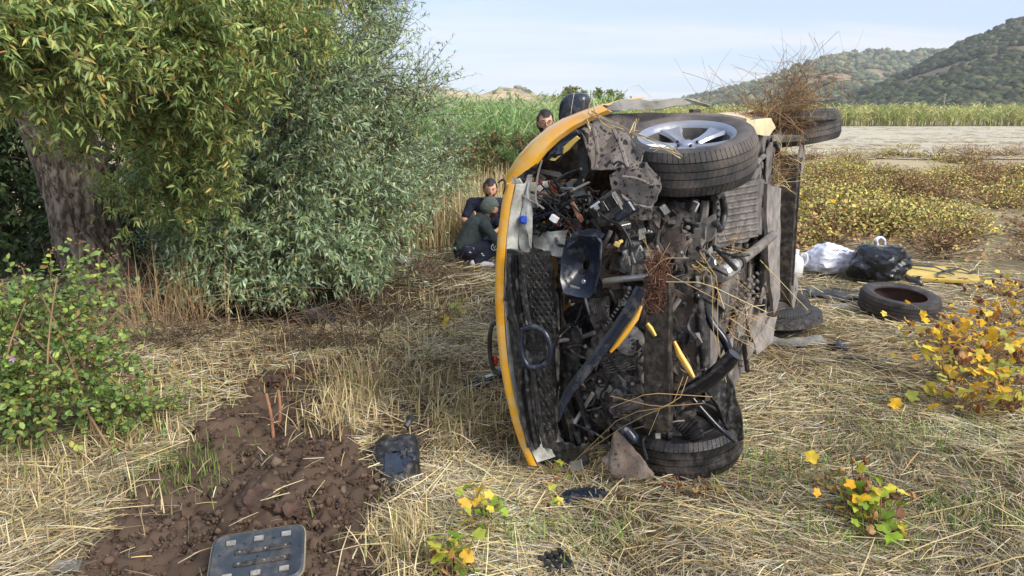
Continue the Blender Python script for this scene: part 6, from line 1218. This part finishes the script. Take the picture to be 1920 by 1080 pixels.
g = G(1598, 680); tag(MB().tube([g + Vector((-.1, .02, .03)), g + Vector((0, 0, .035)), g + Vector((.11, -.02, .03))], [.008, .012, .007], 6, 3).build('black_strip', 'plastic_black', None, 50), 'thin black plastic strip lying on the straw right of the car', 'car part')
# headlight unit
g = G(742, 885); h = empty('headlight_unit', g + Vector((0, .05, .0)), R(8)); h.rotation_euler = (R(20), 0, R(8)); h.scale = (1.14, 1.3, 1.2); tag(h, 'broken black headlight housing lying on the bare soil', 'headlight')
out = [(-.095, .11), (-.06, .135), (-.01, .12), (.03, .15), (.09, .13), (.10, .04), (.095, -.05), (.05, -.13), (-.02, -.145), (-.075, -.11), (-.09, -.04)]
m = MB(); P = [[Vector((x * f + dx, y * f, z)) for x, y in out] for f, z, dx in ((.15, .07, 0), (.5, .066, 0), (.8, .052, 0), (.97, .035, 0), (1, .02, 0), (.9, .0, 0), (.2, -.002, 0))]
m.grid(P, 0, True); bmesh.ops.recalc_face_normals(m.b, faces=m.b.faces); bmesh.ops.subdivide_edges(m.b, edges=m.b.edges[:], cuts=1, use_grid_fill=True); m.warp(.010, 16, 2); m.build('housing', 'plastic_black', h, 25)
for k in range(9):
    a = random.uniform(0, 6.28); r = random.uniform(.02, .075); MB().box((r * math.cos(a), r * math.sin(a) + .02, .064 - r * .2), (random.uniform(.02, .05), random.uniform(.02, .06), .03), (random.gauss(0, .3), random.gauss(0, .3), a), .15).build('housing_rib', random.choice(['plastic_black', 'plastic_bluish', 'plastic_black']), h)
P = [[Vector((x, y * s - .006 - (1 - s) * .02, z)) for x, y in ((-.082, -.095), (-.03, -.145), (.02, -.150), (.062, -.128), (.098, -.06))] for s, z in ((1.05, .0), (1.08, .018), (1.02, .036), (.93, .044))]
MB().grid(P, .004).build('lens', 'lens_clear', h, 60); MB().plate([Vector(p) for p in [(-.045, .0, .075), (.01, .0, .078), (.03, -.08, .066), (-.05, -.09, .06)]], .004, 1, .003).build('lens_shard', 'lens_dark', h)
MB().tube([(.04, .13, .08), (.06, .16, .09), (.055, .175, .09)], .014, 8, 2).build('bulb_socket', 'plastic_black', h)
# roof-lamp base plate lying on the soil at the bottom
g = G(487, 1082, .03); pnl = empty('lamp_base_plate', g + Vector((0, -.0, .05))); pnl.rotation_euler = (R(22), R(-4), R(10)); pnl.scale = (.9, .9, .9); tag(pnl, 'dark rounded lamp base plate with two slots and small lights lying on soil', 'car part')
out = []
for a in np.linspace(0, 2 * math.pi, 48)[:-1]:
    c_, s_ = math.cos(a), math.sin(a); out.append((.185 * math.copysign(abs(c_) ** .22, c_), .125 * math.copysign(abs(s_) ** .3, s_)))
m = MB().grid([[Vector((x * f, y * f, z)) for x, y in out] for f, z in ((.02, .012), (.90, .012), (.95, .018), (1, .012), (1, -.01), (.1, -.012))], 0, True); bmesh.ops.recalc_face_normals(m.b, faces=m.b.faces); m.build('plate', 'panel_blue', pnl, 40)
m = MB().tube([(x * 1.0, y * 1.0, .004) for x, y in out + [out[0]]], .006, 6); m.build('rim', pm('khaki', lin(150, 142, 120), lin(110, 104, 90), 12, .6), pnl, 60)
for yy in (.028, -.028):
    MB().box((.02, yy, .014), (.22, .022, .008), bev=.1).build('slot', 'bay_black', pnl)
    for xx in (-.07, .03, .11): MB().lathe([(0, .022), (.004, .021), (.004, .012)], 8, Matrix.Translation((xx, yy, 0))).build('screw', 'metal_bright', pnl)
for xx, yy in ((-.11, .078), (0.0, .082), (.11, .084), (-.11, -.078), (0, -.08), (.11, -.08)): 
    MB().box((xx, yy, .017), (.038, .022, .010), bev=.2).build('light', 'led', pnl)
for xx, yy in ((-.055, .07), (.06, .078), (.165, .02), (-.165, -.02), (-.15, .03)): MB().lathe([(0, .0155), (.005, .0155), (.005, .01)], 10, Matrix.Translation((xx, yy, 0))).build('screw_hole', 'bay_black', pnl)
# other broken pieces
g = G(905, 725); e = empty('broken_bracket', g, R(24)); tag(e, 'broken black plastic bracket with pale sticker left of the car', 'car part')
MB().box((.06, .02, .04), (.16, .07, .035), (0, R(-12), 0), .2).box((-.05, .03, .02), (.13, .022, .03), (0, R(-8), R(8)), .2).box((-.04, -.035, .02), (.14, .024, .03), (0, R(-8), R(-10)), .2).box((.11, -.01, .075), (.06, .05, .05), (.2, .3, 0), .2).build('bracket', 'plastic_bluish', e); MB().box((.045, .01, .062), (.045, .035, .003), (0, R(-12), 0), 0).build('paper_label', 'sticker', e)
g = G(604, 612); tag(MB().plate([g + Vector(p) for p in [(-.16, .08, .12), (-.1, .14, .16), (.03, .1, .13), (.14, -.02, .06), (.12, -.08, .03), (-.1, -.06, .06)]], .012, 3, .02, 8, 8).build('broken_cover', 'plastic_bluish', None, 40), 'broken dark cover lying in the litter under the willow', 'car part')
g = G(1086, 940); P = [[g + Vector((x, y + .02 * math.sin(x * 12), z0 + .03 - 3.2 * y * y)) for y in (-.05, -.03, 0, .03, .05)] for x, z0 in ((-.11, -.01), (-.06, .01), (0, .02), (.06, .02), (.12, .015))]
tag(MB().grid(P, .006).warp(.008, 14, 4).build('curved_trim', 'plastic_bluish', None, 60), 'curved grey trim piece on the straw below the car nose', 'car part')
g = G(1042, 1064); e = empty('slatted_fragment', g, R(25)); tag(e, 'dark slatted grille fragment at the bottom edge', 'car part')
for k in range(4): MB().box((-.04 + k * .027, .0, .03 + .005 * (k % 2)), (.016, .11, .012), (0, R(15), 0), .2).build('slat', 'plastic_black', e)
for yy in (-.04, .04): MB().box((0, yy, .024), (.11, .012, .014), (0, 0, 0), .2).build('crosspiece', 'plastic_black', e)
g = G(126, 1072, .02); tag(MB().box(g, (.11, .06, .03), (R(15), R(5), R(12)), .3).warp(.01, 12, 3).build('grey_fragment', 'sheet_grey', None, 35), 'grey plastic fragment at the bottom left corner', 'car part')
g = G(760, 497); tag(MB().ico(g + Vector((0, 0, .05)), .07, 3, .5, (1.2, .8, .6), 7).build('white_scrap', 'paper', None, 40), 'white scrap lying in the brush left of the squatting person', 'scrap')
for i, (b0, e0) in enumerate((((512, 822), (499, 738)), ((523, 800), (522, 732)))):
    b_ = G(*b0); t_ = at(e0[0], e0[1], b_.y - .01); o = MB().tube([b_ - (t_ - b_) * .15, b_.lerp(t_, .5) + Vector((.008, 0, 0)), t_], [.010, .009, .008], 8, 5); tag(o.build('root_stick', 'stick', None, 50), ['longer peeled brown stick poking from the turned soil', 'shorter brown stick poking from the soil beside the longer one'][i], 'stick')
for px0, py0, px1, py1, r, lb in ((690, 610, 740, 560, .006, 'bare twig under the bushes right of the broken cover'), (480, 590, 500, 640, .009, 'dark fallen branch under the willow bush'), (80, 335, 105, 360, .008, 'broken pale stub on the willow trunk'), (540, 590, 600, 560, .005, 'thin fallen twig beside the broken cover')):
    a = G(px0, py0, .02) if py0 > 500 else at(px0, py0, 6.1); b_ = G(px1, py1, .25) if py0 > 500 else at(px1, py1, 6.25); tag(MB().tube([a, a.lerp(b_, .5) + Vector((0, 0, .04)), b_], [r, r * .8, r * .5], 6, 4).build('twig', 'twig', None, 60), lb, 'twig')
# utility pole far off
g = at(1770, 196, 150); e = empty('utility_pole', (g.x, g.y, -.5)); tag(e, 'thin utility pole before the dark wooded slope', 'pole'); MB().tube([(0, 0, 0), (0, 0, 5.2)], [.13, .09], 10).build('post', 'pole', e, 60); MB().box((0, 0, 4.9), (.9, .1, .1)).build('crossarm', 'pole', e)
# fallen leaves and litter on the soil edge
N = 2600; p = [flat(*q) for q in zip(rng.uniform(0, 800, N), rng.uniform(560, 720, N))]; x = np.array([a[0] for a in p]); y = np.array([a[1] for a in p]); 
stuff('leaf_litter', scatter(SIMPLE, np.stack([x, y, gh(x, y) + rng.uniform(.004, .03, N)], -1), rng.normal(0, 1, (N, 3)) * [1, 1, .2], unit(np.array([0, 0, 1.]) + rng.normal(0, .4, (N, 3))), rng.uniform(.04, .08, N), rng.uniform(.012, .022, N), pick([(120, 84, 60), (96, 68, 50), (150, 108, 74), (80, 60, 46)], N)), 'straw', 'brown fallen leaves under the willows', 'leaf litter')
tangle('fallen_brush', [((*flat(700, 600), .04), (.6, .35, .04)), ((*flat(600, 650), .04), (.5, .2, .04)), ((*flat(790, 520), .08), (.4, .5, .07)), ((*flat(330, 640), .06), (.6, .3, .08))], 700, .0035, [(110, 96, 82), (140, 124, 104), (84, 70, 58)], (.15, .6), 'grey fallen brushwood along the foot of the bushes', .15)
# each thing's own point sits at its foot
def rebase(o, p):
    o.location = p
    for ch in o.children: ch.matrix_parent_inverse = Matrix.Translation(-Vector(p))
bpy.context.view_layer.update()
for o in [o for o in sc.objects if o.type == 'EMPTY' and o.parent is None and o.get('category') in ('tree', 'bush', 'bramble') and o.location.length < .001]:
    tr_ = [c for c in o.children if c.name.startswith(('trunk', 'canes'))]; bb_ = [Vector(v) for v in tr_[0].bound_box]; z = min(v.z for v in bb_); rebase(o, Vector((sum(v.x for v in bb_) / 8, sum(v.y for v in bb_) / 8, z)))
# ------------------------------------------------------------------ light haze in the air
hm = bpy.data.materials.new('haze'); hm.use_nodes = True; n = hm.node_tree.nodes; l = hm.node_tree.links; n.remove(n['Principled BSDF'])
pv = n.new('ShaderNodeVolumePrincipled'); pv.inputs['Color'].default_value = (.93, .96, 1, 1); pv.inputs['Density'].default_value = .0004; pv.inputs['Anisotropy'].default_value = .0
l.new(pv.outputs[0], n['Material Output'].inputs['Volume'])
b = bmesh.new(); bmesh.ops.create_cube(b, size=1); me = bpy.data.meshes.new('haze'); b.to_mesh(me); b.free(); me.materials.append(hm)
hz = bpy.data.objects.new('haze', me); COL.objects.link(hz); hz.scale = (3200, 1420, 128); hz.location = (100, 630, 60); hz['kind'] = 'stuff'
sc.cycles.volume_bounces = 0; sc.cycles.volume_max_steps = 64
